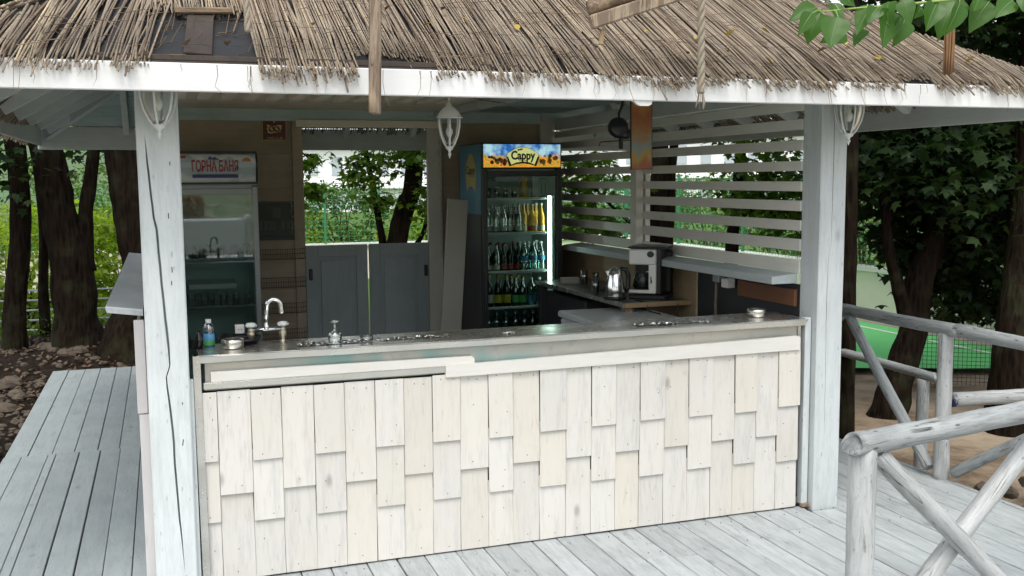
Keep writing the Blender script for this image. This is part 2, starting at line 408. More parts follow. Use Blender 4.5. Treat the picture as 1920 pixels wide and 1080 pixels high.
@mat('ground')
def _(x):
    g = x.n('ShaderNodeNewGeometry').outputs['Position']
    a = x.noise(g, .8, 5, .6); b = x.noise(g, 9, 5, .65); c = x.noise(g, 60, 3)
    col = x.mix(x.ramp(b, .35, .7), (.12, .085, .055), (.25, .19, .13))
    col = x.mix(x.math('MULTIPLY', x.ramp(a, .40, .60), .75), col, (.40, .33, .245))
    sp = x.n('ShaderNodeSeparateXYZ'); x.l(g, sp.inputs[0])
    left = x.ramp(x.math('MULTIPLY', sp.outputs[0], -1), -3.5, -2.0)      # dark leaf mould on the left, darkened further in place of canopy shade
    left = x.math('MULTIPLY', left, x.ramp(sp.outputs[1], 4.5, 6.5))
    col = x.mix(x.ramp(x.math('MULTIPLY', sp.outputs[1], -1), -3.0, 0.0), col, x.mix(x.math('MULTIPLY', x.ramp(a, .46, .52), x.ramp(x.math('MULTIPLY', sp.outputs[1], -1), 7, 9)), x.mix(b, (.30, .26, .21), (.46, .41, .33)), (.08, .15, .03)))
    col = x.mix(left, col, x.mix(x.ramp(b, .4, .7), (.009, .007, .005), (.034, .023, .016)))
    grass = x.math('MULTIPLY', x.ramp(sp.outputs[1], 15, 17), 1.0)
    col = x.mix(grass, col, x.mix(b, (.05, .10, .02), (.12, .18, .05)))
    x.pbr(col, .95, normal=x.bump(x.math('ADD', b, x.math('MULTIPLY', c, .3)), .8, .03), spec=.1)
@mat('turf')
def _(x):
    g = x.n('ShaderNodeNewGeometry').outputs['Position']; a = x.noise(g, 2, 3); b = x.noise(g, 220, 2)
    col = x.mix(x.math('ADD', x.math('MULTIPLY', a, .5), x.math('MULTIPLY', b, .5)), (.11, .46, .14), (.18, .58, .22)); x.pbr(col, .9, spec=.1)
@mat('stone')
def _(x):
    v = x.coords(); f = x.noise(v, 9, 5); col = x.mix(f, (.02, .015, .011), (.15, .115, .085)); x.pbr(col, .9, normal=x.bump(f, .6, .02))
@mat('court_line')
def _(x): x.pbr((.7, .72, .7), .8)
def glassmat(name, tint, amount=.9, rough=.02, gloss=1.0, fr=1.45):
    x = NT(name); tr = x.n('ShaderNodeBsdfTransparent'); tr.inputs[0].default_value = (*tint, 1)
    g = x.n('ShaderNodeBsdfGlossy'); g.inputs['Roughness'].default_value = rough; g.inputs[0].default_value = (gloss, gloss, gloss, 1)
    f = x.n('ShaderNodeFresnel'); f.inputs[0].default_value = fr
    mx = x.n('ShaderNodeMixShader'); x.l(x.math('ADD', f.outputs[0], 1-amount, True), mx.inputs[0]); x.l(tr.outputs[0], mx.inputs[1]); x.l(g.outputs[0], mx.inputs[2]); x.l(mx.outputs[0], x.out.inputs[0]); MATS[name] = x.m
glassmat('pane_clear', (.82, .91, .87), 1.0, .02, .8, 1.35)
glassmat('pane_reflect', (.78, .87, .85), .95)
glassmat('lamp_glass', (.93, .95, .94), 1.0, .3, 1.0, 1.3)
glassmat('clear_glass', (.80, .86, .84), .80, .03)
glassmat('water_bottle', (.55, .78, .76), .86, .05)
glassmat('green_glass', (.10, .30, .12), .88, .04)
glassmat('amber_glass', (.22, .10, .03), .88, .04)
@mat('tube_light')
def _(x):
    e = x.n('ShaderNodeEmission'); e.inputs[0].default_value = (.80, 1, .93, 1); e.inputs[1].default_value = 6.5; x.l(e.outputs[0], x.out.inputs[0])
def signmat(name, fn, strength):
    x = NT(name); col = fn(x); p = x.pbr(col, .35, link=True)
    x.l(col, p.inputs['Emission Color']); p.inputs['Emission Strength'].default_value = strength; MATS[name] = x.m
def juice(x):
    v = x.coords((1, 1, 1), False); sp = x.n('ShaderNodeSeparateXYZ'); x.l(v, sp.inputs[0]); z = sp.outputs[2]
    n1 = x.noise(v, 9, 4); n2 = x.noise(v, 16, 3)
    cloud = x.mix(x.ramp(n1, .42, .62), (.01, .12, .42), (.38, .62, .70))
    fr = x.vor(v, 17); fruit = x.cramp(x.math('FRACT', x.math('MULTIPLY', fr.outputs['Distance'], 2.3)), [(0, (.75, .42, .05)), (.45, (.72, .20, .02)), (.75, (.40, .42, .04)), (1, (.22, .03, .03))])
    t = x.ramp(x.math('ADD', z, x.math('MULTIPLY', x.math('SUBTRACT', n2, .5), .12)), .012, -.012)
    return x.mix(t, cloud, fruit)
signmat('juice_print', juice, .42)
def bannerfn(x):
    v = x.coords((1, 1, 1), False); sp = x.n('ShaderNodeSeparateXYZ'); x.l(v, sp.inputs[0])
    n1 = x.noise(v, 7, 4, .6, 1.0); z = x.math('ADD', x.math('MULTIPLY', sp.outputs[2], 2.2), x.math('MULTIPLY', n1, .5))
    return x.cramp(x.math('ADD', z, .30), [(0, (.30, .03, .01)), (.18, (.42, .12, .02)), (.32, (.50, .34, .04)), (.42, (.22, .36, .36)), (.55, (.42, .20, .03)), (.75, (.38, .08, .02)), (.9, (.50, .22, .02)), (1, (.40, .14, .02))])
x = NT('banner_print'); x.pbr(x.mix(.55, bannerfn(x), (.05, .02, .01)), .4); MATS['banner_print'] = x.m
def headerw(x):
    v = x.coords((1, 1, 1), False); sp = x.n('ShaderNodeSeparateXYZ'); x.l(v, sp.inputs[0])
    n1 = x.noise(v, 4, 3, .5, .6)
    w = x.math('SINE', x.math('ADD', x.math('MULTIPLY', sp.outputs[2], 40), x.math('MULTIPLY', n1, 9)))
    return x.mix(x.ramp(w, .2, 1.0), (.42, .52, .56), (.70, .76, .78))
x = NT('water_header'); x.pbr(headerw(x), .3); MATS['water_header'] = x.m
plain('blue_side', (.09, .26, .38), .5, nz=.3, scale=3)
plain('juice_badge', (.52, .44, .16), .5)
plain('badge_lit', (.60, .62, .25), .5)
plain('text_dark', (.01, .02, .015), .5)
plain('text_red', (.38, .03, .03), .5)
plain('text_navy', (.04, .05, .18), .5)
plain('badge_orange', (.50, .22, .05), .5)
plain('poster_green', (.055, .07, .05), .5, nz=.5, scale=6)
plain('poster_pale', (.12, .13, .11), .6)
plain('soap_blue', (.10, .35, .62), .3)
plain('soap_green', (.12, .45, .12), .3)
M = MATS

def text(name, s, size, matn, parent, origin, extr=.0008, normal='-Y', sx=1.0, off=0.0, align='CENTER', shear=0.0, width=None):
    cu = bpy.data.curves.new(name, 'FONT'); cu.body = s; cu.size = size; cu.extrude = extr; cu.align_x = align; cu.align_y = 'CENTER'; cu.offset = off; cu.shear = shear
    cu.resolution_u = 3
    tmp = bpy.data.objects.new(name, cu); COL.objects.link(tmp)
    dg = bpy.context.evaluated_depsgraph_get(); me = bpy.data.meshes.new_from_object(tmp.evaluated_get(dg))
    bpy.data.objects.remove(tmp)
    if width:
        vx = [v.co.x for v in me.vertices]; sx = width/(max(vx)-min(vx))
    rot = Matrix.Rotation(R_(90), 4, 'X')
    if normal == '-X': rot = Matrix.Rotation(R_(-90), 4, 'Z') @ rot
    me.transform(rot @ Matrix.Diagonal((sx, 1, 1, 1))); me.materials.clear(); me.materials.append(M[matn])
    o = bpy.data.objects.new(name, me); COL.objects.link(o); o.parent = parent
    o.location = Vector(origin)-(wl(parent) if parent else Vector()); return o

# =================================================================== SETTING
def gh(x, y):
    """ground height"""
    def ss(a, b, t): t = min(max((t-a)/(b-a), 0), 1); return t*t*(3-2*t)
    left = 1-ss(1.2, 3.4, x)
    back = ss(13.2, 16.5, y)
    h = -0.36*(1-left)+left*(-0.10+0.14*ss(10.8, 12.2, y))*(1-back)+left*back*(-0.75)
    if y < 11 and x > -1.15: h = min(h, -0.22)
    h += 0.03*mnoise.noise(Vector((x*.8, y*.8, 0)))*(1 if x < 7 or y < 9 else .2)
    if left > .5 and 11 < y < 14: h += .06*mnoise.noise(Vector((x*2.2, y*2.2, 3)))
    if y > 26: h += (y-26)*.012
    return h
def grid(xs, ys, fn, name, mt, **kw):
    V = np.array([[x, y, fn(x, y)] for y in ys for x in xs]); nx = len(xs)
    F = np.array([[j*nx+i, j*nx+i+1, (j+1)*nx+i+1, (j+1)*nx+i] for j in range(len(ys)-1) for i in range(nx-1)])
    return fastmesh(name, V, F, mt, smooth=True, **kw)
xs = [-400, -200, -100, -50, -25, -15, -10]+[-8+.25*i for i in range(93)]+[16, 18, 22, 30, 60, 120, 250, 500]
ys = [-400, -150, -60, -30, -15, -8, -4]+[-3+.25*i for i in range(97)]+[22, 24, 27, 32, 45, 80, 150, 300, 700]
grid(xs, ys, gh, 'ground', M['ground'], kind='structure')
# distant wooded hill
def hillf(x, y):
    return -1.5+11*math.exp(-((x+22)/40)**2)*min(max((y-60)/50, 0), 1)+2.0*mnoise.noise(Vector((x*.06, y*.06, 1)))
plain('hill_green', (.10, .17, .07), .95, nz=.5, scale=.4, bump=.5)
grid([-120+4*i for i in range(40)], [60+5*i for i in range(24)], hillf, 'hill', M['hill_green'], kind='structure')

# sports court: artificial turf with painted line
c_ = MB(); c_.add([(7.35, 9.60, -.285), (8.4, 9.15, -.285), (9.98, 8.6, -.285), (9.98, 22.9, -.285), (6.6, 22.9, -.285), (6.9, 10.2, -.285)], [(0, 1, 2, 3, 4, 5)])
c_.build('court', M['turf'], kind='structure', origin=(0, 0, 0))
MB().box((9.62, 14, -.279), (.06, 17, .003), bev=0).build('court_marking', M['court_line'], kind='structure')

# court boundary wall
w1 = thing('court_wall', 'long cream concrete wall along the side of the green court', 'wall', (10.1, 9, -.36))
for k in range(6):
    y0 = 8.6+2.45*k
    MB().box((10.12, y0+1.2, .05), (.12, 2.3, .86)).build('panel', M['concrete_wall'], w1)
    MB().box((10.10, y0+2.43, .06), (.20, .15, .90)).build('pilaster', M['concrete_wall'], w1)
MB().box((10.12, 15.8, .515), (.24, 14.9, .07)).build('coping', M['concrete_cap'], w1)
w2 = thing('end_wall', 'low cream concrete wall at the far end of the court, seen above the swing doors', 'wall', (4, 23.1, -.36))
for k in range(7):
    x0 = -6+2.5*k
    MB().box((x0+1.2, 23.2, .0), (2.3, .12, .8)).build('panel', M['concrete_wall'], w2)
    MB().box((x0+2.43, 23.17, .01), (.16, .20, .84)).build('pilaster', M['concrete_wall'], w2)
MB().box((2.6, 23.2, .44), (17.4, .24, .07)).build('coping', M['concrete_cap'], w2)
# green mesh fence on the walls
def mesh_fence(name, label, a, b, z0, z1, mt, step, post_step, cell=.1, r=.006, cat='fence'):
    a = Vector((*a, 0)); b = Vector((*b, 0)); L = (b-a).length; d = (b-a).normalized()
    t = thing(name, label, cat, (a.x, a.y, z0))
    n = int(L/post_step)
    for i in range(n+1):
        p = a+d*(i*post_step); q = MB(); q.box((p.x, p.y, (z0+z1)/2), (.05, .05, z1-z0)); q.build('post', M[mt], t)
    w = MB(); k = 0; z = z0+.04
    while z < z1:
        w.bar(a+Vector((0, 0, z)), b+Vector((0, 0, z)), r, r, 0); z += cell*1.0
    for i in range(int(L/cell)): 
        p = a+d*(i*cell); w.bar(p+Vector((0, 0, z0)), p+Vector((0, 0, z1)), r*.8, r*.8, 0)
    w.build('wire_mesh', M[mt], t, kind='stuff'); return t
mesh_fence('mesh_fence', 'green welded mesh fence on the end wall of the court', (-4, 23.1), (11, 23.1), .475, 1.85, 'mesh_green', .1, 1.25, .12, .009)
mesh_fence('mesh_fence', 'green welded mesh fence on the side wall of the court', (10.06, 8.8), (10.06, 23.0), .55, 1.95, 'mesh_green', .1, 2.45, .1, .007)
# white apartment building far behind the court
def flat_block(label, x0, x1, y, z0, z1, floors, n):
    b = thing('apartment_building', label, 'building', ((x0+x1)/2, y, z0))
    MB().box(((x0+x1)/2, y+5, (z0+z1)/2), (x1-x0, 10, z1-z0), bev=.02).build('wall', M['bldg_white'], b)
    fh = (z1-z0)/floors; ww = (x1-x0)/n
    me = None
    for f in range(floors):
        MB().box(((x0+x1)/2, y-.25, z0+fh*f+fh*.98), (x1-x0+.3, .5, .12), bev=.01).build('ledge', M['bldg_white'], b)
        for i in range(n):
            c = Vector((x0+ww*(i+.5), y-.03, z0+fh*(f+.5)))
            if me is None:
                q = MB(); q.box((0, 0, 0), (ww*.42, .10, fh*.42), bev=.01); me = q.mesh('window', M['bldg_window'])
            o = bpy.data.objects.new('window', me); COL.objects.link(o); o.parent = b; o.location = c-wl(b)
flat_block('white apartment block with rows of windows far behind the court, seen above the swing doors', 5.0, 17.5, 60, -1, 9, 4, 9)
flat_block('white house beyond the slatted wall, right of the big double trunk', 29, 44, 62, -1, 8, 3, 8)

# ------------------------------------------------------------------ trees
def leaves(name, centers, sizes, mt, parent, shape='oval', droop=.35, kind='stuff', seed=1):
    r = np.random.default_rng(seed); C = np.asarray(centers, float); n = len(C); s = np.asarray(sizes, float).reshape(-1, 1)
    if shape == 'maple':
        prof = np.array([(0, 0), (.16, .10), (.52, .08), (.36, .30), (.60, .62), (.28, .58), (0, 1.0), (-.28, .58), (-.60, .62), (-.36, .30), (-.52, .08), (-.16, .10)])
        zz = np.array([0, .0, -.10, .0, -.12, .0, -.16, 0, -.12, 0, -.10, 0])
        ctr = (0, .32, .02)
    elif shape == 'oval':
        prof = np.array([(0, 0), (.22, .28), (.20, .62), (0, 1.0), (-.20, .62), (-.22, .28)]); zz = np.array([0, .05, .04, -.10, .04, .05]); ctr = (0, .45, -.03)
    else:
        prof = np.array([(0, 0), (.3, .45), (0, 1.0), (-.3, .45)]); zz = np.array([0, .05, -.08, .05]); ctr = None
    az = r.uniform(0, 2*np.pi, n); dr = r.normal(-droop, .45, n)
    v = np.stack([np.cos(az)*np.cos(dr), np.sin(az)*np.cos(dr), np.sin(dr)], 1)
    up = np.stack([r.normal(0, .45, n), r.normal(0, .45, n), np.ones(n)], 1)
    u = np.cross(v, up); u /= np.linalg.norm(u, axis=1, keepdims=True)+1e-9
    w = np.cross(u, v)
    P = list(zip(prof[:, 0], prof[:, 1], zz))
    if ctr: P.append(ctr)
    P = np.array(P); k = len(P)
    V = C[:, None, :]+s[:, None]*(P[None, :, 0:1]*u[:, None]+P[None, :, 1:2]*v[:, None]+P[None, :, 2:3]*w[:, None])
    V = V.reshape(-1, 3)
    if ctr: m_ = k-1; f = np.array([(k-1, i, (i+1) % m_) for i in range(m_)])
    else: f = np.array([(0, 1, 2, 3)])
    Fc = (np.arange(n)[:, None, None]*k+f[None]).reshape(-1, f.shape[1])
    o = wl(parent) if parent else Vector()
    return fastmesh(name, V, Fc, M[mt], parent, tuple(o), kind=kind)
def clump_pts(blobs, per=26, cr=.28, seed=1, flat=.45):
    """blobs: (cx,cy,cz,rx,ry,rz,n_clumps)"""
    r = np.random.default_rng(seed); out = []
    for cx, cy, cz, rx, ry, rz, n in blobs:
        d = r.normal(size=(n, 3)); d /= np.linalg.norm(d, axis=1, keepdims=True); rad = r.uniform(.25, 1, (n, 1))**.5
        cc = d*rad*np.array([rx, ry, rz])+np.array([cx, cy, cz])
        pts = cc[:, None]+r.normal(size=(n, per, 3))*cr*np.array([1, 1, flat])
        out.append(pts.reshape(-1, 3))
    return np.concatenate(out)
def limb(mb, a, b, r0, r1, seg=8, bend=.12, n=6, seed=0):
    a, b = Vector(a), Vector(b); L = (b-a).length; rr = random.Random(seed)
    off = Vector((rr.uniform(-1, 1), rr.uniform(-1, 1), rr.uniform(-.3, .6)))*L*bend
    pts = [a.lerp(b, i/n)+off*math.sin(math.pi*i/n) for i in range(n+1)]
    mb.tube(pts, [r0+(r1-r0)*i/n for i in range(n+1)], seg, wob=.12, seed=seed)
def tree(label, trunks, blobs, leafm='leaf_dark', barkm='bark_dark', lsize=.11, per=26, cr=.28, shape='maple', seed=1, name='tree', limbs=(), group=None, sub=8, canopy=True):
    base = trunks[0][0][0]
    t = thing(name, label, 'tree', base, group)
    mb = MB()
    for pts, rad in trunks:
        # resample
        P = [Vector(p) for p in pts]; Q = []; Rr = []
        for i in range(len(P)-1):
            for k in range(sub):
                f = k/sub; f2 = f
                p0 = P[max(i-1, 0)]; p1 = P[i]; p2 = P[i+1]; p3 = P[min(i+2, len(P)-1)]
                q = .5*((2*p1)+(-p0+p2)*f+(2*p0-5*p1+4*p2-p3)*f*f+(-p0+3*p1-3*p2+p3)*f**3)
                Q.append(q); Rr.append(rad[i]*(1-f)+rad[i+1]*f)
        Q.append(P[-1]); Rr.append(rad[-1])
        mb.tube(Q, Rr, 18, wob=.07, seed=seed*3.1)
    for k, (a, b, r0, r1) in enumerate(limbs): limb(mb, a, b, r0, r1, seed=seed+k)
    mb.build('trunk', M[barkm], t, smooth=True)
    if blobs:
        pts = clump_pts(blobs, per, cr, seed); r = np.random.default_rng(seed+5)
        leaves('crown', pts, r.uniform(.6, 1.25, len(pts))*lsize, leafm, t, shape, seed=seed+9)
        # higher canopy above the roof line, unseen, added to shade the trunks below
        big = [(b[0], b[1], 7.0+(k % 3)*.6, 2.6, 2.4, 1.4, 80) for k, b in enumerate(blobs) if b[2] > 4.2 and canopy]
        if big:
            pts = clump_pts(big, 20, .45, seed+50); leaves('crown', pts, r.uniform(.7, 1.2, len(pts))*.34, leafm, t, 'kite', seed=seed+60)
        # thin twigs through the crown
        tw = MB(); rr = random.Random(seed)
        top = Vector(trunks[0][0][-1])
        for cx, cy, cz, rx, ry, rz, n in blobs[:6]:
            for _ in range(5):
                e = Vector((cx+rr.uniform(-.8, .8)*rx, cy+rr.uniform(-.8, .8)*ry, cz+rr.uniform(-.8, .8)*rz))
                s0 = e.lerp(Vector((cx, cy, cz)), .9)+Vector((0, 0, .05))
                limb(tw, s0, e, .012, .004, 4, .15, 4, rr.randint(0, 999))
        tw.build('twigs', M[barkm], t, kind='stuff')
    return t
# --- left group of big trunks
tree('dark trunk at the left edge of the photo, behind the rubble', [([(-1.62, 12.5, -.1), (-1.60, 12.5, .5), (-1.50, 12.5, 1.3), (-1.50, 12.55, 2.2), (-1.7, 12.6, 4.5)], [.16, .12, .11, .11, .09])],
     [(-2.1, 12.2, 4.6, 1.8, 1.6, 1.4, 70), (-2.5, 11.6, 3.2, .8, .8, .6, 14), (-1.85, 11.9, 2.15, .35, .3, .35, 9)], seed=11)
tree('thin dark trunk between the two left trunks', [([(-1.40, 13.5, -.2), (-1.40, 13.5, .6), (-1.36, 13.5, 1.4), (-1.42, 13.5, 2.6), (-1.5, 13.5, 4.2)], [.075, .06, .055, .05, .04])],
     [(-1.5, 14.0, 4.6, 1.2, 1.2, 1.0, 40)], seed=12)
tree('thick leaning trunk with a lighter bark, second from the left post', [([(-.95, 12.5, -.15), (-.97, 12.5, .3), (-1.00, 12.5, 1.0), (-1.10, 12.5, 1.6), (-1.19, 12.5, 2.3), (-1.6, 12.6, 4.6)], [.40, .25, .225, .195, .18, .15]),
      ([(-.86, 12.5, .9), (-.82, 12.5, 1.5), (-.72, 12.5, 2.1), (-.55, 12.5, 3.4)], [.13, .085, .07, .05])],
     [(-1.3, 13.2, 5.0, 2.0, 2.0, 1.5, 90), (-.6, 12.6, 3.9, 1.0, 1.0, .7, 24), (-.72, 13.0, 2.45, .35, .4, .22, 9)], seed=13, barkm='bark_dark')
tree('broad dark trunk beside the white left post', [([(-.28, 12.0, -.15), (-.26, 12.0, .35), (-.22, 12.0, .9), (-.26, 12.0, 1.5), (-.32, 12.0, 2.3), (-.3, 12.1, 4.6)], [.55, .36, .22, .24, .23, .18])],
     [(.2, 12.4, 5.2, 2.2, 1.8, 1.4, 90), (-.2, 12.6, 3.7, 1.0, .8, .5, 18)], seed=14)
# --- tree seen through the opening above the doors
tree('leafy tree with forking trunk seen above the swing doors', [([(2.78, 13, -.3), (2.86, 13, .6), (2.90, 13, 1.1), (3.02, 13, 1.55), (3.12, 13, 1.85), (3.2, 13, 3.0), (3.1, 13.1, 4.5)], [.20, .15, .135, .125, .12, .10, .07]),
      ([(2.78, 13.0, .7), (2.68, 13, 1.3), (2.60, 13, 1.8), (2.45, 13, 2.6)], [.07, .045, .04, .03]),
      ([(2.95, 13.0, .85), (3.25, 13, 1.2), (3.4, 13, 1.9)], [.05, .03, .02])],
     [(2.95, 12.7, 2.35, .55, .4, .30, 26), (2.45, 12.6, 2.05, .28, .25, .14, 11), (2.30, 12.6, 1.92, .20, .2, .08, 6), (3.3, 12.8, 1.7, .18, .3, .45, 12), (2.62, 12.7, 1.62, .18, .2, .12, 5), (3.3, 12.7, 1.25, .15, .2, .15, 4), (3.0, 13, 3.6, 1.5, 1.3, 1.0, 55), (2.7, 12.8, 2.9, 1.2, .8, .4, 30)],
     leafm='leaf_mid', lsize=.085, per=20, cr=.12, seed=21, canopy=False)
tree('maple branches hanging at the left side of the doorway view', [([(.55, 11.4, -.2), (.6, 11.4, 1.2), (.75, 11.3, 2.4), (1.0, 11.2, 3.6)], [.14, .11, .09, .06])],
     [(1.52, 11, 2.12, .16, .15, .10, 6), (1.50, 11, 1.80, .14, .15, .10, 6), (1.42, 11, 1.62, .08, .1, .06, 2), (1.1, 11.1, 3.2, 1.0, .8, .7, 40)], leafm='leaf_mid', lsize=.085, per=14, cr=.07, seed=22,
     limbs=[((.8, 11.3, 2.6), (1.5, 11, 2.15), .03, .008), ((.65, 11.3, 1.7), (1.5, 11, 1.82), .02, .006)])
# --- trees beyond the slatted wall
tree('dark double trunk seen through the slatted wall', [([(5.18, 10, -.4), (5.18, 10, 1.0), (5.14, 10, 1.6), (5.16, 10, 2.3), (5.0, 10.1, 4.5)], [.17, .11, .11, .10, .08]),
      ([(5.36, 10.1, -.4), (5.34, 10.1, 1.0), (5.36, 10.1, 1.6), (5.40, 10.1, 2.3), (5.7, 10.1, 4.2)], [.09, .055, .055, .05, .04])],
     [(4.9, 10, 4.6, 1.9, 1.6, 1.2, 80), (4.45, 10.2, 1.95, .42, .35, .28, 22), (4.4, 10.2, 1.45, .42, .35, .22, 18), (4.5, 10.4, 2.7, .8, .6, .4, 20)], leafm='leaf_mid', lsize=.09, per=20, cr=.14, seed=31,
     limbs=[((5.14, 10, 1.2), (4.4, 10.2, 1.9), .03, .01)])
tree('slim tree behind the right half of the slatted wall', [([(6.05, 10, -.4), (6.08, 10, .9), (6.12, 10, 1.5), (6.2, 10, 2.4), (6.3, 10, 4.0)], [.12, .075, .065, .06, .04]),
      ([(6.1, 10, 1.35), (6.35, 10, 1.6), (6.7, 10, 2.0)], [.05, .03, .02])],
     [(6.35, 9.7, 1.85, .65, .35, .36, 44), (6.1, 9.6, 1.55, .4, .3, .15, 14), (6.7, 9.7, 1.30, .3, .3, .18, 12), (6.2, 9.8, 3.6, 1.3, 1.2, 1.0, 50), (6.2, 9.7, 2.5, .9, .5, .35, 24)], leafm='leaf_mid', lsize=.09, per=20, cr=.13, seed=32)
# --- right hand maples
tree('straight dark trunk right behind the white right post', [([(5.36, 7.0, -.4), (5.38, 7.0, .6), (5.37, 7.0, 1.4), (5.35, 7.0, 2.4), (5.3, 7.0, 4.5)], [.10, .065, .063, .065, .05])],
     [(5.4, 7.4, 4.4, 1.4, 1.3, 1.0, 50)], seed=41)
tree('leaning forked maple behind the far railing', [([(6.42, 7.75, -.42), (6.52, 7.72, .0), (6.66, 7.7, .45), (6.72, 7.7, .95), (6.95, 7.7, 1.6), (7.1, 7.8, 3.2)], [.19, .145, .13, .125, .11, .08]),
      ([(6.62, 7.7, .5), (6.46, 7.7, .9), (6.32, 7.7, 1.4), (6.25, 7.8, 2.6)], [.09, .06, .045, .03])],
     [(7.25, 8.2, 1.35, .62, .5, .45, 44), (6.9, 8.3, 1.95, .9, .5, .38, 62), (7.9, 8.2, 1.9, .7, .5, .5, 50), (7.7, 8.3, .95, .55, .4, .30, 26), (7.9, 8.1, .60, .45, .35, .20, 14), (7.35, 8.0, .75, .25, .3, .14, 7), (7.3, 7.9, 3.4, 1.8, 1.0, .8, 80), (6.6, 8.0, 2.6, 1.2, .8, .4, 50), (6.75, 7.35, 1.95, .55, .25, .42, 44), (7.35, 7.4, 1.55, .40, .25, .45, 34), (7.4, 7.3, 2.15, .6, .3, .25, 30), (6.2, 7.6, 2.05, .35, .25, .25, 16)],
     lsize=.115, per=24, cr=.17, seed=42, canopy=False, limbs=[((6.95, 7.7, 1.5), (7.8, 8.2, 1.95), .06, .02), ((6.75, 7.7, 1.0), (7.7, 8.1, 1.0), .045, .012), ((6.35, 7.7, 1.5), (6.9, 8.3, 2.1), .03, .01)])
tree('thick maple trunk at the right edge behind the railing', [([(7.1, 6.9, -.5), (7.08, 6.9, .2), (7.15, 6.95, .8), (7.25, 7.0, 1.6), (7.3, 7.0, 4.0)], [.30, .19, .16, .15, .12]),
      ([(7.5, 7.0, -.5), (7.55, 7.0, .3), (7.6, 7.0, 1.0), (7.9, 7.0, 2.4)], [.18, .12, .10, .07])],
     [(8.3, 8.2, 1.5, .8, .5, .8, 66), (8.5, 7.8, .75, .5, .4, .35, 20), (7.9, 7.4, 3.6, 1.6, 1.0, .9, 80), (8.6, 7.9, 2.5, 1.1, .8, .5, 50)],
     lsize=.115, per=24, cr=.18, seed=43, canopy=False)
tree('tall maple farther off at the right side of the court', [([(11.5, 12, -.4), (11.5, 12, 2), (11.4, 12, 5)], [.2, .16, .1])],
     [(11.3, 12, 3.2, 2.0, 1.4, 1.5, 120), (12.5, 12.5, 1.8, 1.5, 1.2, 1.3, 90), (10.4, 12.2, 3.3, 1.2, 1, .9, 50), (13.5, 12.0, 3.8, 1.8, 1.5, 1.6, 80)], lsize=.15, per=24, cr=.30, seed=44, canopy=False)
tree('leafy maple above the roof corner at the right', [([(9.6, 8.2, -.4), (9.6, 8.2, 2), (9.5, 8.2, 5)], [.18, .14, .1])],
     [(9.0, 7.6, 4.0, 2.0, 1.2, 1.1, 85), (8.2, 7.4, 4.9, 2.0, 1.0, .8, 50)], lsize=.13, per=24, cr=.25, seed=45, canopy=False)
# --- bright shrubs beyond the court fence and beyond the left rails
def shrub(label, x, y, w, h, z0, n, seed, leafm='leaf_bright', ls=.13, group=None):
    base = (x, y, z0); t = thing('shrub', label, 'shrub', base, group); mb = MB(); rr = random.Random(seed)
    for k in range(7): limb(mb, base, (x+rr.uniform(-.4, .4)*w, y+rr.uniform(-.3, .3), z0+h*rr.uniform(.5, .85)), .03, .008, 5, .1, 4, k)
    mb.build('stems', M['bark_grey'], t, smooth=True)
    pts = clump_pts([(x, y, z0+h*.5, w*.55, w*.35, h*.5, n)], 22, .2, seed); r = np.random.default_rng(seed)
    leaves('foliage', pts, r.uniform(.6, 1.3, len(pts))*ls, leafm, t, 'kite', seed=seed)
    return t
for i, (x, w, h) in enumerate([(-3.5, 3.0, 1.7), (-.5, 3.2, 1.9), (2.6, 2.2, 1.5), (4.3, 2.4, 2.2), (6.6, 3.0, 1.5), (9.2, 3.2, 2.1), (12, 3.4, 2.4)]):
    shrub('bright green shrub behind the end wall mesh fence, %s from the left' % ['first','second','third','fourth','fifth','sixth','seventh'][i], x, 24.8+.3*(i % 2), w, h, -.2, 130, 60+i, ['leaf_bright', 'leaf_mid', 'leaf_bright', 'leaf_mid', 'leaf_bright', 'leaf_mid', 'leaf_mid'][i], group='shrubs behind the far court fence')
for i, (x, y, w, h, g) in enumerate([(-4.8, 19, 3.6, 3.0, 'leaf_mid'), (-2.4, 20, 3.2, 2.5, 'leaf_bright'), (-.4, 19.4, 2.6, 2.3, 'leaf_bright'), (1.1, 20.4, 2.4, 2.2, 'leaf_bright'), (-3.5, 26, 4.5, 4.8, 'leaf_mid'), (-.4, 33, 5, 3.6, 'leaf_mid')]):
    shrub(['dark leafy shrub beyond the pipe rails, at the photo edge', 'sunlit shrub beyond the pipe rails, left of the thick leaning trunk', 'sunlit shrub beyond the pipe rails, between the two thick trunks', 'sunlit shrub beyond the pipe rails, hidden behind the left post', 'tall green shrub farther back, left of the thick leaning trunk', 'far shrub mass rising between the two thick trunks'][i], x, y, w, h, -.8, 210, 80+i, g, .13, group='shrubs beyond the pipe rails')
for i, (x, y, w, h) in enumerate([(12.0, 9.5, 2.6, 2.4), (12.4, 12.5, 2.8, 2.6), (12.2, 15.5, 2.6, 2.2), (12.6, 18.5, 3.0, 2.5), (12.4, 21.5, 3, 2.4)]):
    shrub('green shrub behind the side wall of the court, %s from the near end' % ['first','second','third','fourth','fifth'][i], x, y, w, h, -.2, 90, 95+i, 'leaf_mid', .13, group='shrubs behind the side wall')

# white pipe rails at the left
pr = thing('pipe_railing', 'white horizontal pipe railing behind the left trunks', 'railing', (-1, 15.5, -.5))
for z in (.38, .24, .10, -.04, -.18):
    MB().tube([(-9, 15.7, z+.12), (-2.2, 15.5, z+.03), (-.3, 15.5, z), (1.3, 15.5, z)], .014, 6).build('rail', M['pipe_white'], pr)
for x in (-6.4, -3.4, -.45, 1.2): MB().tube([(x, 15.55, -.9), (x, 15.55, .47)], .02, 6).build('post', M['pipe_white'], pr)

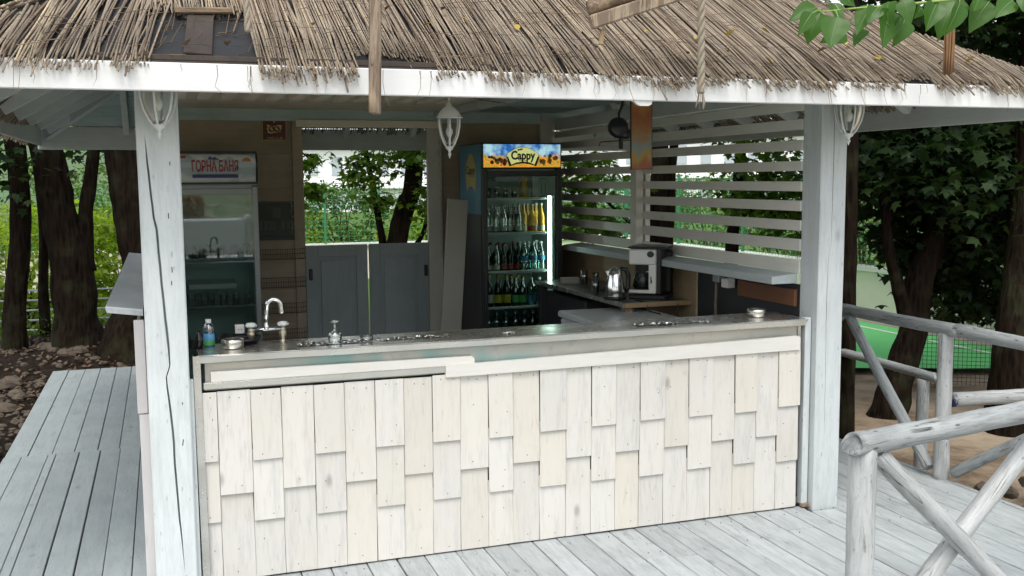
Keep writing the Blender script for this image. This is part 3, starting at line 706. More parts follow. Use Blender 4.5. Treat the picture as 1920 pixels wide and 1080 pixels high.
# rubble at the left
rb = MB(); rr = random.Random(5)
def rock(mb, c, r, rr):
    ico = []
    n1, n2 = 7, 5; sx, sy, sz = rr.uniform(.8, 1.4), rr.uniform(.7, 1.2), rr.uniform(.5, .8); rz = rr.uniform(0, 3)
    prof = []
    vs = []; fs = []
    for j in range(n2):
        th = math.pi*(j+.5)/n2
        for i in range(n1):
            ph = 2*math.pi*i/n1+rz; k = r*rr.uniform(.8, 1.15)
            vs.append(Vector((math.sin(th)*math.cos(ph)*k*sx, math.sin(th)*math.sin(ph)*k*sy, math.cos(th)*k*sz))+Vector(c))
    for j in range(n2-1):
        for i in range(n1): fs.append((j*n1+i, (j+1)*n1+i, (j+1)*n1+(i+1) % n1, j*n1+(i+1) % n1))
    fs.append(tuple(range(n1))); fs.append(tuple(range((n2-1)*n1, n2*n1))[::-1])
    mb.add(vs, fs)
for k in range(60):
    y = rr.uniform(8, 12.6); x = rr.uniform(-2.3, -1.18) if y < 11.2 else rr.uniform(-2.3, -.1)
    r = rr.uniform(.05, .11); q = MB(); rock(q, (x, y, gh(x, y)+r*.25), r, rr)
    q.build('stone', M['stone'], label='rounded stone in the dark rubble beside the left boardwalk', cat='stone', group='rubble stones beside the boardwalk')
for k in range(1500):
    y = rr.uniform(6, 13.2); x = rr.uniform(-3.2, -1.15) if y < 11.15 else rr.uniform(-3, 1.2)
    rock(rb, (x, y, gh(x, y)+.005), rr.uniform(.012, .04), rr)
rb.build('gravel', M['stone'], kind='stuff', origin=(-2, 10, 0))
# leaf litter
r = np.random.default_rng(3); n = 1700; X_ = r.uniform(-3.4, 1.0, n); Y_ = r.uniform(9.5, 13.4, n); kk = (X_ < -1.12) | (Y_ > 11.15); X_, Y_ = X_[kk], Y_[kk]
Z_ = np.array([gh(a, b) for a, b in zip(X_, Y_)])+.02
leaves('leaf_litter', np.stack([X_, Y_, Z_], 1), r.uniform(.03, .07, len(X_)), 'fallen_brown', None, 'kite', .05)
gp = np.stack([r.uniform(-3.2, .4, 800), r.uniform(12.4, 15.2, 800)], 1)
leaves('undergrowth', np.array([[a, b, gh(a, b)+abs(q)*.18+.03] for (a, b), q in zip(gp, r.normal(size=800))]), r.uniform(.04, .09, 800), 'leaf_mid', None, 'kite', -.6)

# ------------------------------------------------------------------ decks
dk = MB(); dk.box((2.1, 2.4, -.16), (5.0, 5.0, .12)); deck = dk.build('deck', M['dark_void'], kind='structure')
x = -.34; i = 0; rr = random.Random(2)
while x < 4.60:
    w_ = min(rr.choice([.135, .15, .165, .18, .145]), 4.63-x)
    if w_ < .03: break
    gap = rr.choice([.003, .004, .006, .009])
    yb = 4.875 if x < 3.48 else 9.2
    ya = -.05; cuts = [ya]
    if rr.random() < .45: cuts.append(rr.uniform(1.2, 4.2))
    else: cuts.append(rr.uniform(4.3, 4.72) if x < 3.4 else rr.uniform(2.5, 6.5))
    cuts.append(yb)
    if 3.46 < x+w_/2 < 3.67:
        cuts = [ya, 4.77]; 
        q = MB(); q.box((x+w_/2, (4.97+9.2)/2, -.025), (w_-gap, 4.2, .04), bev=.003); q.build('plank', M['deck_front'], deck)
    for a, b in zip(cuts[:-1], cuts[1:]):
        q = MB(); q.box((x+w_/2, (a+b)/2, -.025+rr.uniform(-.0015, .0015)), (w_-gap, b-a-.006, .04), Matrix.Rotation(rr.uniform(-.0012, .0012), 3, 'Z'), bev=.003, jit=.0006); q.build('plank', M['deck_front'], deck)
    x += w_; i += 1
# joists under the deck and edge board
for y in (.2, 1.5, 3, 4.5, 6, 7.5, 9.0): MB().box((3.0 if y < 4.8 else 4.05, y, -.10), (3.2 if y < 4.8 else 1.1, .08, .10)).build('joist', M['deck_front'], deck)
dn = MB()
for y in (.2, 1.5, 3, 4.5, 4.78, 6, 7.5):
    for k in range(60):
        if rr.random() < .45: continue
        if y > 4.8 and -.3+k*.083 < 3.5: continue
        dn.lathe([(0, .0018), (.0035, .0012), (.0035, -.002)], (-.3+k*.083+rr.uniform(-.01, .01), y+rr.uniform(-.015, .015), -.004), 6)
dn.build('deck_nails', M['nail'], deck, kind='stuff')
boardwalk = MB().box((-.72, 6.5, -.16), (.8, 9.0, .12)).build('boardwalk', M['dark_void'], kind='structure')
xs1 = [-1.11, -.955, -.80, -.655, -.50, -.355, -.2, -.13]
for a, b in zip(xs1[:-1], xs1[1:]):
    q = MB(); q.box(((a+b)/2, (7.66+11.1)/2, -.024+rr.uniform(-.002, .002)), (b-a-rr.choice([.004, .006, .009]), 3.43, .04), bev=.003, jit=.001); q.build('plank', M['deck_left'], boardwalk)
xs2 = [-1.11, -.99, -.82, -.77, -.62, -.475, -.345, -.21, -.13]
for k, (a, b) in enumerate(zip(xs2[:-1], xs2[1:])):
    q = MB(); q.box(((a+b)/2, (2.5+7.65)/2+rr.uniform(-.01, .01), -.02+rr.uniform(-.002, .002)), (b-a-(.014 if k == 4 else rr.choice([.004, .006])), 5.14, .04), bev=.003, jit=.001); q.build('plank', M['deck_left'], boardwalk)

# =================================================================== THE BAR PAVILION
X0, X1, Y0, Y1 = -.92, 4.62, 4.30, 9.35     # roof edge
ZE, TA = 2.385, math.tan(R_(30))
CA, SA = math.cos(R_(30)), math.sin(R_(30))
def cracked_post(name, label, cx, cy, w, d, z0, z1, crack, matn='post_paint', side_crack=None):
    """square post; its front face carries a real V-groove following crack=[(z,x,width)...]"""
    t = thing(name, label, 'post', (cx, cy, z0)); mb = MB(); n = 48
    hx, hy = w/2, d/2; b = .006
    def cr(z):
        for (za, xa, wa), (zb, xb, wb) in zip(crack[:-1], crack[1:]):
            if za >= z >= zb:
                f = (za-z)/(za-zb); return xa+(xb-xa)*f, wa+(wb-wa)*f
        return None
    rows = []
    for i in range(n+1):
        z = z0+(z1-z0)*i/n; c = cr(z); last = (crack[0][1] if z > crack[0][0] else crack[-1][1])
        xc, wc = c if c else (last, .0004)
        xc += .0025*mnoise.noise(Vector((0, z*9, 1))); wc = max(wc, .0004)
        wob = .002*mnoise.noise(Vector((cx*3, z*2.1, 5)))
        row = [(-hx+wob, hy), (-hx+wob, -hy+b), (-hx+b+wob, -hy), (xc-wc/2-.012, -hy), (xc-wc/2, -hy+.0008), (xc, -hy+min(.04, .0008+wc*5)), (xc+wc/2, -hy+.0008), (xc+wc/2+.012, -hy), (hx-b+wob, -hy), (hx+wob, -hy+b), (hx+wob, hy)]
        rows.append([Vector((cx+p[0], cy+p[1], z)) for p in row])
    k = len(rows[0]); vs = [v for r_ in rows for v in r_]
    fs = [(i*k+j, i*k+(j+1) % k, (i+1)*k+(j+1) % k, (i+1)*k+j) for i in range(n) for j in range(k)]
    fs.append(tuple(n*k+j for j in range(k)))
    mb.add(vs, fs); mb.build('shaft', M[matn], t); return t
pl_ = cracked_post('timber_post', 'white square timber post with a long black crack, at the left end of the bar', 0.0, 4.84, .18, .18, 0, 2.46,
    [(2.10, -.055, 0.0010), (1.95, -.047, 0.0105), (1.72, -.030, 0.0105), (1.70, -.022, 0.0120), (1.45, -.012, 0.0120), (1.2, .004, 0.0135), (1.05, .010, 0.0045), (1.02, -.012, 0.0060), (.9, .0, 0.0105), (.8, .008, 0.0120), (.6, .012, 0.0105), (.35, .022, 0.0090), (.12, .035, 0.0010)])
ex = MB()
for z, x in ((2.16, -.015), (1.98, .045), (1.51, .035), (1.45, .031), (.90, .055), (.72, .050), (1.75, .03)): ex.box((x, 4.7495, z), (.004, .002, random.uniform(.008, .03)), Matrix.Rotation(random.uniform(-.2, .2), 3, 'Y'), 0)
ex.build('nick', M['nail'], pl_, kind='stuff')
pr_ = cracked_post('timber_post', 'white square timber post with a thin vertical crack, at the right end of the bar', 3.565, 4.88, .17, .17, -.02, 2.46,
    [(2.32, -.018, .003), (2.28, -.006, .006), (2.15, -.004, .006), (1.75, -.004, .004), (1.5, -.006, .001), (1.47, -.022, .002), (1.2, -.026, .005), (.95, -.024, .003), (.5, -.02, .002), (.3, -.018, .001)])
for lab, x, y in (('square corner post at the back right behind the tall blue fridge', 3.40, 8.90), ('square corner post at the back left behind the water fridge', -.02, 8.95)):
    t = thing('timber_post', lab, 'post', (x, y, 0)); MB().box((x, y, 1.21), (.13, .13, 2.5), bev=.004).build('shaft', M['stud_paint'], t)

# ------------------------------------------------------------------ roof
roof = thing('thatched_roof', 'hipped roof of dry reeds over a white fascia board covering the whole bar', 'roof', (1.93, 6.8, 2.3))
def rp(side, u, s, n=0.0):
    """point on a roof slope: u along the eave, s up the slope, n off the surface"""
    if side == 'F': return Vector((u, Y0+s*CA-n*SA, ZE+s*SA+n*CA))
    if side == 'B': return Vector((u, Y1-s*CA+n*SA, ZE+s*SA+n*CA))
    if side == 'L': return Vector((X0+s*CA-n*SA, u, ZE+s*SA+n*CA))
    return Vector((X1-s*CA+n*SA, u, ZE+s*SA+n*CA))
SIDES = {'F': (X0, X1), 'B': (X0, X1), 'L': (Y0, Y1), 'R': (Y0, Y1)}
SMAX = (Y1-Y0)/2/CA
# boards under the thatch
for side, (a, b) in SIDES.items():
    s0 = .03; k = 0
    while s0 < 1.0:
        s1 = s0+.145; pts = [rp(side, a+s0*CA+.01, s0, -.034), rp(side, b-s0*CA-.01, s0, -.034), rp(side, b-s1*CA-.01, s1, -.034), rp(side, a+s1*CA+.01, s1, -.034)]
        up = (rp(side, 0, 0, .018)-rp(side, 0, 0, 0))
        MB().prism(pts, up).build('eave_board', M['eave_x' if side in 'FB' else 'eave_y'], roof); s0 = s1+.004; k += 1
    pts = [rp(side, a, 0, -.012), rp(side, b, 0, -.012), rp(side, b-SMAX*CA, SMAX, -.012), rp(side, a+SMAX*CA, SMAX, -.012)]
    MB().prism(pts, rp(side, 0, 0, .008)-rp(side, 0, 0, 0)).build('bitumen_sheet', M['tarp'], roof)
# rafters
def rafter(a, b, m_): MB().bar(a, b, .05, .085, .003).build('rafter', M[m_], roof)
for y in np.arange(4.75, 9.3, .62):
    y = float(y); L = min(1.05, (min(y-Y0, Y1-y))/CA)
    rafter(rp('L', y, .03, -.078), rp('L', y, max(L, .2), -.078), 'rafter_x'); rafter(rp('R', y, .03, -.078), rp('R', y, max(L, .2), -.078), 'rafter_x')
for x in np.arange(-.25, 4.5, .62):
    x = float(x); L = min(1.0, (min(x-X0, X1-x))/CA)
    rafter(rp('F', x, .03, -.078), rp('F', x, max(L, .2), -.078), 'rafter_y'); rafter(rp('B', x, .03, -.078), rp('B', x, max(L, .2), -.078), 'rafter_y')
for cx, cy, dx, dy in ((X0, Y0, 1, 1), (X0, Y1, 1, -1), (X1, Y0, -1, 1), (X1, Y1, -1, -1)):
    q = .75; MB().bar((cx+dx*.03, cy+dy*.03, ZE-.085), (cx+dx*q, cy+dy*q, ZE-.085+q*TA), .05, .10).build('hip_rafter', M['rafter_x'], roof)
# fascia boards
for a, b in ((-1.02, 1.9), (1.903, 4.66)):
    pass
MB().box(((X0+X1)/2, Y0-.012, 2.312), (X1-X0+.06, .026, .112), bev=.004).build('fascia_board', M['fascia_paint'], roof)
MB().box(((X0+X1)/2, Y1+.012, 2.27), (X1-X0+.06, .024, .19), bev=.004).build('fascia_board', M['rafter_x'], roof)
MB().box((X0-.012, (Y0+Y1)/2, 2.285), (.024, Y1-Y0-.01, .155), bev=.004).build('fascia_board', M['fascia_paint_y'], roof)
MB().box((X1+.012, (Y0+Y1)/2, 2.285), (.024, Y1-Y0-.01, .15), bev=.004).build('fascia_board', M['fascia_paint_y'], roof)
# sagging lip of old fascia paint drips : small white corbel
q = MB(); q.prism([(2.065+dx_, Y0-.016, z_) for dx_, z_ in ((0, 2.258), (.02, 2.250), (.035, 2.238), (.05, 2.233), (.09, 2.233), (.105, 2.240), (.11, 2.258))], (0, .018, 0)); q.build('corbel', M['fascia_paint'], roof)
# wall plates and ceiling
MB().box((1.78, 4.86, 2.51), (3.9, .10, .10)).build('wall_plate', M['rafter_x'], roof)
MB().box((1.78, 8.90, 2.455), (3.9, .12, .10)).build('wall_plate', M['eave_x'], roof)
MB().box((3.52, 6.9, 2.40), (.08, 3.9, .10)).build('wall_plate', M['fascia_paint_y'], roof)
MB().box((-.03, 6.9, 2.44), (.08, 3.9, .10)).build('wall_plate', M['fascia_paint_y'], roof)
y = 4.93
while y < 8.84:
    w_ = random.choice([.12, .13, .14])
    if y < 6.9:
        MB().box((.90, y+w_/2, 2.516), (1.80, w_-.005, .018)).build('ceiling_board', M['wall_board'], roof)  # darker boards put the shade of the gaps between battens into colour
        MB().box((2.075, y+w_/2, 2.512), (.545, w_-.005, .018)).build('ceiling_board', M['ceiling_cream'], roof)
    else: MB().box((1.18, y+w_/2, 2.512), (2.34, w_-.005, .018)).build('ceiling_board', M['ceiling_cream'], roof)
    MB().box((2.915, y+w_/2, 2.51), (1.12, w_-.005, .018)).build('ceiling_board', M['eave_x'], roof); y += w_
for k in range(13):
    MB().box((.14+.145*k, 5.95, 2.462), (.07, 1.95, .075)).build('batten', M['ceiling_cream_y'], roof)
MB().box((2.36, 6.9, 2.47), (.07, 3.9, .06)).build('beam', M['rafter_y'], roof)

for z in (2.385,): MB().box((1.75, 8.80, z), (1.28, .02, .062)).build('header_board', M['ceiling_cream'], roof)
# reeds
RX = random.Random(17)
reeds_near = []; 
class RB:      # quick collector for reeds : 5-sided bent tubes
    def __init__(s): s.V = []; s.F = []
    def add(s, pts, r0, r1, seg=5):
        n = len(s.V); P = [Vector(p) for p in pts]; t = (P[-1]-P[0]).normalized(); x = t.cross(Vector((0, 0, 1))); x = x.normalized() if x.length > 1e-3 else Vector((1, 0, 0)); y = t.cross(x); L = len(P)
        for i, p in enumerate(P):
            r_ = r0+(r1-r0)*i/(L-1)
            for k in range(seg):
                a = 2*math.pi*k/seg; s.V.append(p+x*math.cos(a)*r_+y*math.sin(a)*r_)
        for i in range(L-1):
            for k in range(seg): s.F.append((n+i*seg+k, n+i*seg+(k+1) % seg, n+(i+1)*seg+(k+1) % seg, n+(i+1)*seg+k))
        s.F.append(tuple(n+k for k in range(seg))[::-1])
        s.F.append(tuple(n+(L-1)*seg+k for k in range(seg)))
def overhang(x):
    if x < -.33: return .075
    if x < -.02: return .06+.02*math.sin(x*40)
    if x < .40: return None
    if x < .68: return .10
    if x < .80: return .085
    if x < 1.02: return -.07
    if x < 1.14: return -.02
    if 3.55 < x < 3.78: return .005
    return .068+.014*math.sin(x*9)+.012*math.sin(x*23)
def reed_pts(side, u, s_lo, s_hi, n, lean, sag=1.0, bend=0):
    pts = []; K = 5
    for i in range(K+1):
        f = i/K; s_ = s_lo+(s_hi-s_lo)*f
        nn = n
        if s_ < 0: nn = n-(abs(s_)*.35*sag)
        pts.append(rp(side, u+lean*(s_-s_lo)+bend*math.sin(math.pi*f), s_, nn))
    return pts
bundle = RB(); nobj = 0
front = []
for layer in range(3):
    x = X0-.02
    while x < X1+.03:
        x += RX.uniform(.0085, .0165)
        ov = overhang(x)
        n = .006+layer*.0085+RX.uniform(-.003, .004)
        lean = RX.gauss(0, .022)
        if x < -.02: lean += .17*(1 if x < -.3 else .8)+RX.gauss(0, .03)
        elif x < 1.2: lean += -.05*RX.random()
        r_ = RX.uniform(.0032, .0068)
        smax = min((x-X0), (X1-x))/CA; smax = max(smax+.03, .08)
        hi = min(RX.uniform(1.2, 1.75), SMAX+.04, smax)
        if ov is None:
            if RX.random() < .9 or layer: lo = RX.uniform(.42, .55)
            else: continue
            if hi < lo+.1: continue
            lo_ = lo
        else:
            lo_ = -(ov+RX.gauss(0, .016)-layer*.012)
            if RX.random() < .05: lo_ -= RX.uniform(.02, .05)
            if x < -.02 and RX.random() < .30: continue
            if .8 < x < 1.14 and layer == 2 and RX.random() < .5: continue
            if RX.random() < .06: lo_ += RX.uniform(.1, .7); 
            if hi < lo_+.1: continue
        front.append((reed_pts('F', x, lo_, hi, n, lean, RX.uniform(.6, 1.4), RX.gauss(0, .008)), r_, layer, x, ov))
# the largest showing : top-layer reeds along the front eave, one object each
top = [q for q in front if q[2] == 2 and q[4] is not None and -.6 < q[3] < 4.5]; RX.shuffle(top); top = set(id(q) for q in top[:300])
for q in front:
    if id(q) in top:
        rb_ = RB(); rb_.add(q[0], q[1]*.75, q[1]); o_ = (q[0][0]+q[0][-1])/2
        me = bpy.data.meshes.new('reed'); me.from_pydata([tuple(v-o_) for v in rb_.V], [], rb_.F); me.materials.append(M['reed']); me.shade_smooth()
        o = bpy.data.objects.new('reed', me); COL.objects.link(o); o.parent = roof; o.location = o_-wl(roof)
    else: bundle.add(q[0], q[1]*.75, q[1])
# second course, higher up the front, and the other three slopes
x = X0
while x < X1:
    x += RX.uniform(.012, .02); smax = min(x-X0, X1-x)/CA+.02
    hi = min(smax, SMAX+.05)
    if hi > 1.2: bundle.add(reed_pts('F', x, RX.uniform(1.05, 1.25), hi, .035+RX.uniform(0, .01), RX.gauss(0, .02)), .005, .006)
for side, (a, b) in (('L', (Y0, Y1)), ('R', (Y0, Y1)), ('B', (X0, X1))):
    for layer in range(2 if side != 'B' else 1):
        x = a
        while x < b:
            x += RX.uniform(.009, .017) if side != 'B' else RX.uniform(.016, .024); smax = min(x-a, b-x)/CA+.03
            hi = min(smax, SMAX+.04); lo_ = -RX.uniform(.02, .12)-(.06 if side == 'L' else 0)
            if hi < .1: continue
            bundle.add(reed_pts(side, x, lo_, hi, .008+layer*.012+RX.uniform(0, .005), RX.gauss(0, .02), 2.0), RX.uniform(.004, .006), .006)
me = bpy.data.meshes.new('reeds'); me.from_pydata([tuple(v-wl(roof)) for v in bundle.V], [], bundle.F); me.materials.append(M['reed']); me.shade_smooth()
o = bpy.data.objects.new('reeds', me); COL.objects.link(o); o.parent = roof; tag(o, kind='stuff')
# stitched wire rows
for s_ in (.10, .30, .62, .98):
    q = MB(); pts = [rp('F', X0+s_+.1+i*.06, s_+.012*math.sin(i*.37+s_*9)+.006*math.sin(i*1.7), .034+.003*math.sin(i*2.9)) for i in range(int((X1-X0-2*s_-.2)/.06))]
    if s_ == .10: pts = [rp('F', X0+.2+i*.05, .07+.012*math.sin(i*.9), .034+.004*math.sin(i*2.9)) for i in range(int((X1-X0-.4)/.05))]
    q.tube(pts, .0009, 4); q.build('stitch_wire', M['wire_dark'], roof)
# dry blades and twigs hanging from the eave and lying on the reeds
tw = MB()
for k in range(85):
    x = RX.uniform(-.55, 4.5); L = RX.uniform(.03, .12) if RX.random() < .8 else RX.uniform(.1, .16)
    p = rp('F', x, -.05, .0)+Vector((0, -.012, 0)); pts = [p+Vector((RX.uniform(-.2, .25)*L*f*f, -.01*f, -L*f)) for f in (0, .35, .7, 1)]
    tw.tube(pts, [.0016, .0014, .001, .0004], 3)
for k in range(260):
    x = RX.uniform(-.5, 4.3); s_ = RX.uniform(.0, .9)
    if s_ > (min(x-X0, X1-x))/CA-.1: continue
    p = rp('F', x, s_, .036); a = RX.uniform(-1.0, 1.0); L = RX.uniform(.04, .18)
    if x > -.02 and x < .4: p = rp('F', x, s_*.5, .0)
    tw.tube([p, p+Vector((math.cos(a)*L*.5, 0, .01)), rp('F', x+math.cos(a)*L, s_+math.sin(a)*L*.6, .036)], [.002, .002, .001], 3)
tw.build('dry_twigs', M['twig'], roof, kind='stuff', origin=tuple(wl(roof)))
# bare patch : dark upright plank and a rotten batten over the sheet
MB().bar(rp('F', .165, .02, .012), rp('F', .20, .47, .012), .11, .015, .002, up=(0, -SA, CA)).build('patch_plank', M['dark_plank'], roof)
MB().bar(rp('F', .09, .435, .03), rp('F', .33, .45, .034), .035, .028, .008).build('rotten_batten', M['bare_beam'], roof)
MB().box((.70, Y0+.014, 2.385), (1.9, .02, .035)).build('eave_strip', M['dark_plank'], roof)
# fallen leaves on the thatch
lf = MB(); lf.add([(0, 0, 0), (.009, .010, .004), (.008, .024, .002), (0, .036, -.004), (-.010, .023, .004), (-.009, .010, .003), (0, .015, -.002)], [(6, 0, 1), (6, 1, 2), (6, 2, 3), (6, 3, 4), (6, 4, 5), (6, 5, 0)])
lm = [lf.mesh('fallen_leaf', M['fallen_yellow']), lf.mesh('fallen_leaf', M['fallen_brown'])]
for k, (x, s_, c) in enumerate([(.66, .30, 0), (1.02, .52, 1), (1.40, .44, 0), (1.16, .35, 0), (1.62, .35, 0), (1.72, .30, 1), (1.88, .12, 0), (2.30, .40, 0), (2.55, .33, 0), (2.42, .14, 1), (2.75, .38, 0), (2.66, .18, 0), (2.86, .08, 0), (3.20, .22, 1), (3.45, .34, 0), (3.55, .16, 0), (3.9, .12, 1), (4.1, .16, 0), (3.05, .45, 0), (1.3, .56, 1), (.28, .05, 1), (.12, .03, 1), (2.1, .5, 0), (2.95, .3, 1)]):
    o = bpy.data.objects.new('fallen_leaf', lm[c]); COL.objects.link(o); o.location = rp('F', x, s_, .042); o.rotation_euler = (R_(30)+RX.uniform(-.3, .3), RX.uniform(-.4, .4), RX.uniform(0, 6.28)); sc = RX.uniform(.9, 1.7); o.scale = (sc, sc, sc)
    tag(o, ('small yellow fallen leaf lying on the reed thatch', 'small brown withered leaf lying on the reed thatch')[c], 'leaf', ('yellow leaves fallen on the roof', 'brown leaves fallen on the roof')[c])

# ------------------------------------------------------------------ the counter
bar = thing('bar_counter', 'long bar counter with steel top and whitewashed overlapping wooden shingles on its front', 'bar counter', (1.78, 5.0, 0))
YF = 4.846
q = MB(); q.box((1.79, 4.995, 1.096), (3.31, .33, .008), bev=.002); q.build('counter_top', M['steel'], bar)
q = MB()      # dented front lip
n = 60; vs = []; fs = []
for i in range(n+1):
    x = .125+3.30*i/n; d = .003*mnoise.noise(Vector((x*5, 0, 0)))+(.006*math.exp(-((x-1.45)/.10)**2))
    vs += [(x, 4.83-d, 1.101), (x, 4.822-d*1.5, 1.094+.001*math.sin(x*20)), (x, 4.823-d, 1.066+.002*mnoise.noise(Vector((x*3, 2, 0)))), (x, 4.832, 1.062), (x, 4.84, 1.066)]
for i in range(n):
    for k in range(4): fs.append((i*5+k, (i+1)*5+k, (i+1)*5+k+1, i*5+k+1))
q.add(vs, fs).build('front_lip', M['steel_lip'], bar)
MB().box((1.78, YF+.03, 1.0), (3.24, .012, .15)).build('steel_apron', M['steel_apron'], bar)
MB().box((.745, YF-.006, .955), (1.19, .026, .032), bev=.004).build('steel_rail', M['steel_lip'], bar)
q = MB(); q.prism([(.186, YF-.014, .972), (1.465, YF-.014, .972), (1.465, YF-.014, 1.002), (1.452, YF-.014, 1.014), (.186, YF-.014, 1.020)], (0, .018, 0)); q.build('trim_board', M['trim_cream'], bar)
q = MB(); q.prism([(1.31, YF-.030, .917), (3.385, YF-.030, .929), (3.385, YF-.030, 1.000), (3.37, YF-.030, 1.008), (1.31, YF-.030, .976)], (0, .024, 0)); q.build('trim_board', M['trim_cream'], bar)
MB().box((1.77, YF+.055, .46), (3.26, .02, .92)).build('backing_board', M['dark_void'], bar)
seam = [0.13, 0.209, 0.361, 0.502, 0.656, 0.803, 0.954, 1.096, 1.243, 1.387, 1.537, 1.67, 1.817, 1.966, 2.11, 2.252, 2.394, 2.542, 2.689, 2.836, 2.978, 3.119, 3.259, 3.400]
r1 = [0.595, 0.427, 0.584, 0.431, 0.587, 0.428, 0.591, 0.433, 0.588, 0.43, 0.583, 0.435, 0.591, 0.434, 0.594, 0.438, 0.601, 0.437, 0.597, 0.443, 0.594, 0.441, 0.605]
r2 = [0.297, 0, 0.286, 0, 0.285, 0, 0.283, 0, 0.288, 0, 0.295, 0, 0.292, 0, 0.293, 0, 0.289, 0, 0.297, 0, 0.296, 0, 0.283]
RS = random.Random(9); nails = MB()
def shingle(xa, xb, za, zb, layer, tilt):
    w_ = xb-xa-RS.choice([.0010, .0016, .0028]); cz = (za+zb)/2; y = YF+.010-layer*.0115
    rot = Matrix.Rotation(RS.gauss(0, .004), 3, 'Y') @ Matrix.Rotation(-tilt, 3, 'X')
    q = MB(); q.box(((xa+xb)/2, y, cz), (w_, .0105, zb-za), rot, bev=.0018, jit=.0007); q.build('shingle', M['shingle_paint'], bar)
    for (nx, nz) in ((RS.uniform(.25, .4), .94), (RS.uniform(.6, .8), .93), (RS.uniform(.3, .7), .08), (RS.uniform(.2, .8), RS.uniform(.3, .7))):
        if RS.random() < .75:
            zz = za+(zb-za)*nz; yy = y-.0062+(zz-cz)*tilt*1.0
            nails.lathe([(0, -.0012), (.0026, -.0008), (.0026, .002)], (xa+w_*nx, yy, zz), 6, 'Y')
for i in range(23):
    a, b = seam[i], seam[i+1]; top_ = .922+.004*RS.random() if b < 1.31 else .928
    shingle(a, b, .004, r1[i]+.06 if not r2[i] else r2[i]+.06, 0, .004)
    if r2[i]: shingle(a, b, r2[i], r1[i]+.05, 1, .012)
    shingle(a, b, r1[i], top_, 2 if r2[i] else 1.15, .010)
nails.build('shingle_nails', M['nail'], bar, kind='stuff')
# steel corner angle, side boards at both ends
q = MB(); q.box((.128, 4.822, .575), (.034, .004, 1.05), Matrix.Rotation(-.006, 3, 'Y'), .001); q.box((.113, 4.84, .575), (.004, .036, 1.05), Matrix.Rotation(-.006, 3, 'Y'), .001); 
for z in (.09, .45, .86, 1.07): q.lathe([(0, -.003), (.006, -.002), (.006, .002)], (.128, 4.819, z), 8, 'Y')
q.build('corner_angle', M['steel'], bar)
MB().box((.098, 4.80, .50), (.018, .02, 1.0)).build('end_strip', M['post_paint'], bar)
MB().box((3.452, 4.862, .56), (.040, .045, 1.09)).build('end_post', M['post_paint'], bar)
MB().box((3.455, 4.838, .012), (.05, .03, .022)).build('end_block', M['bare_log'], bar)
MB().box((3.41, 4.90, 1.0), (.02, .08, .18)).build('end_bracket', M['steel'], bar)
MB().box((1.78, 5.28, 1.04), (3.2, .22, .05)).build('rear_shelf', M['steel_apron'], bar)
MB().box((1.78, 4.99, .55), (3.2, .02, 1.0)).build('inner_lining', M['trim_cream'], bar)
MB().box((1.78, 5.165, 1.075), (3.25, .012, .05)).build('rear_lip', M['steel'], bar)

# mirror sheets added for the glints of the dented steel counter top
for lab, xa, xb, ya, yb, sd_ in (('added mirror sheet for glints of the dented steel counter, around the upturned glass', .60, .93, 4.92, 5.04, 1), ('added mirror strip for glints of the dented steel counter, left of the middle', 1.0, 1.38, 4.95, 5.03, 2), ('added mirror strip for glints of the dented steel counter, near the right half', 2.42, 2.88, 4.92, 5.02, 3), ('small added mirror scrap for steel glints on the counter, in front of the fridge', 1.66, 1.72, 4.93, 4.98, 4)):
    nx, ny = 80, 22; V = np.array([[xa+(xb-xa)*i/nx+.004*mnoise.noise(Vector((i*.9, j*.9, sd_))), ya+(yb-ya)*j/ny+.008*mnoise.noise(Vector((i*.5, j*.7, sd_+9))), 1.1015+.015*abs(mnoise.noise(Vector((i*.16, j*.22, sd_*5))))*.45+.0022*abs(mnoise.noise(Vector((i*.5, j*.5, sd_*7))))*(0 if i in (0, nx) or j in (0, ny) else 1)] for j in range(ny+1) for i in range(nx+1)])
    F = np.array([[j*(nx+1)+i, j*(nx+1)+i+1, (j+1)*(nx+1)+i+1, (j+1)*(nx+1)+i] for j in range(ny) for i in range(nx)])
    fastmesh('glint_sheet', V, F, M['crumpled'], None, ((xa+xb)/2, ya, 1.1), label=lab, cat='glint sheet')

# ------------------------------------------------------------------ left side wall with its flap shelf
lw = thing('side_wall', 'low white boarded side wall running back from the left post beside the boardwalk', 'wall', (-.12, 7, 0))
MB().box((-.085, 6.85, .62), (.02, 3.8, 1.24)).build('backing_board', M['trim_cream'], lw)
yy = 4.97
for k in range(25):
    w_ = .148; za = .58 if k % 2 == 0 else .44
    MB().box((-.122, yy+w_/2, (za+1.24)/2), (.011, w_-.003, 1.24-za), Matrix.Rotation(-.012, 3, 'Y'), .0015).build('shingle', M['shingle_paint'], lw)
    MB().box((-.108, yy+w_/2, (za+.05)/2), (.011, w_-.003, za+.04), Matrix.Rotation(-.008, 3, 'Y'), .0015).build('shingle', M['shingle_paint'], lw); yy += w_
MB().box((-.119, 4.955, 1.045), (.046, .022, .44)).build('corner_board', M['fascia_paint_z'], lw)
MB().box((-.110, 4.958, .42), (.052, .022, .80)).build('corner_board', M['fascia_paint_z'], lw)
tr = thing('flap_shelf', 'sheet metal covered shelf flap sticking out from the left side wall', 'shelf', (-.17, 6.4, 1.28))
q = MB(); q.prism([(-.10, 5.0, 1.300), (-.262, 5.0, 1.322), (-.262, 5.0, 1.330), (-.10, 5.0, 1.308)], (0, 3.8, 0)); q.build('top_sheet', M['tray_metal'], tr)
q = MB(); q.prism([(-.10, 4.996, 1.278), (-.256, 4.996, 1.300), (-.264, 4.996, 1.322), (-.10, 4.996, 1.300)], (0, .012, 0)); q.build('end_lip', M['post_paint'], tr)
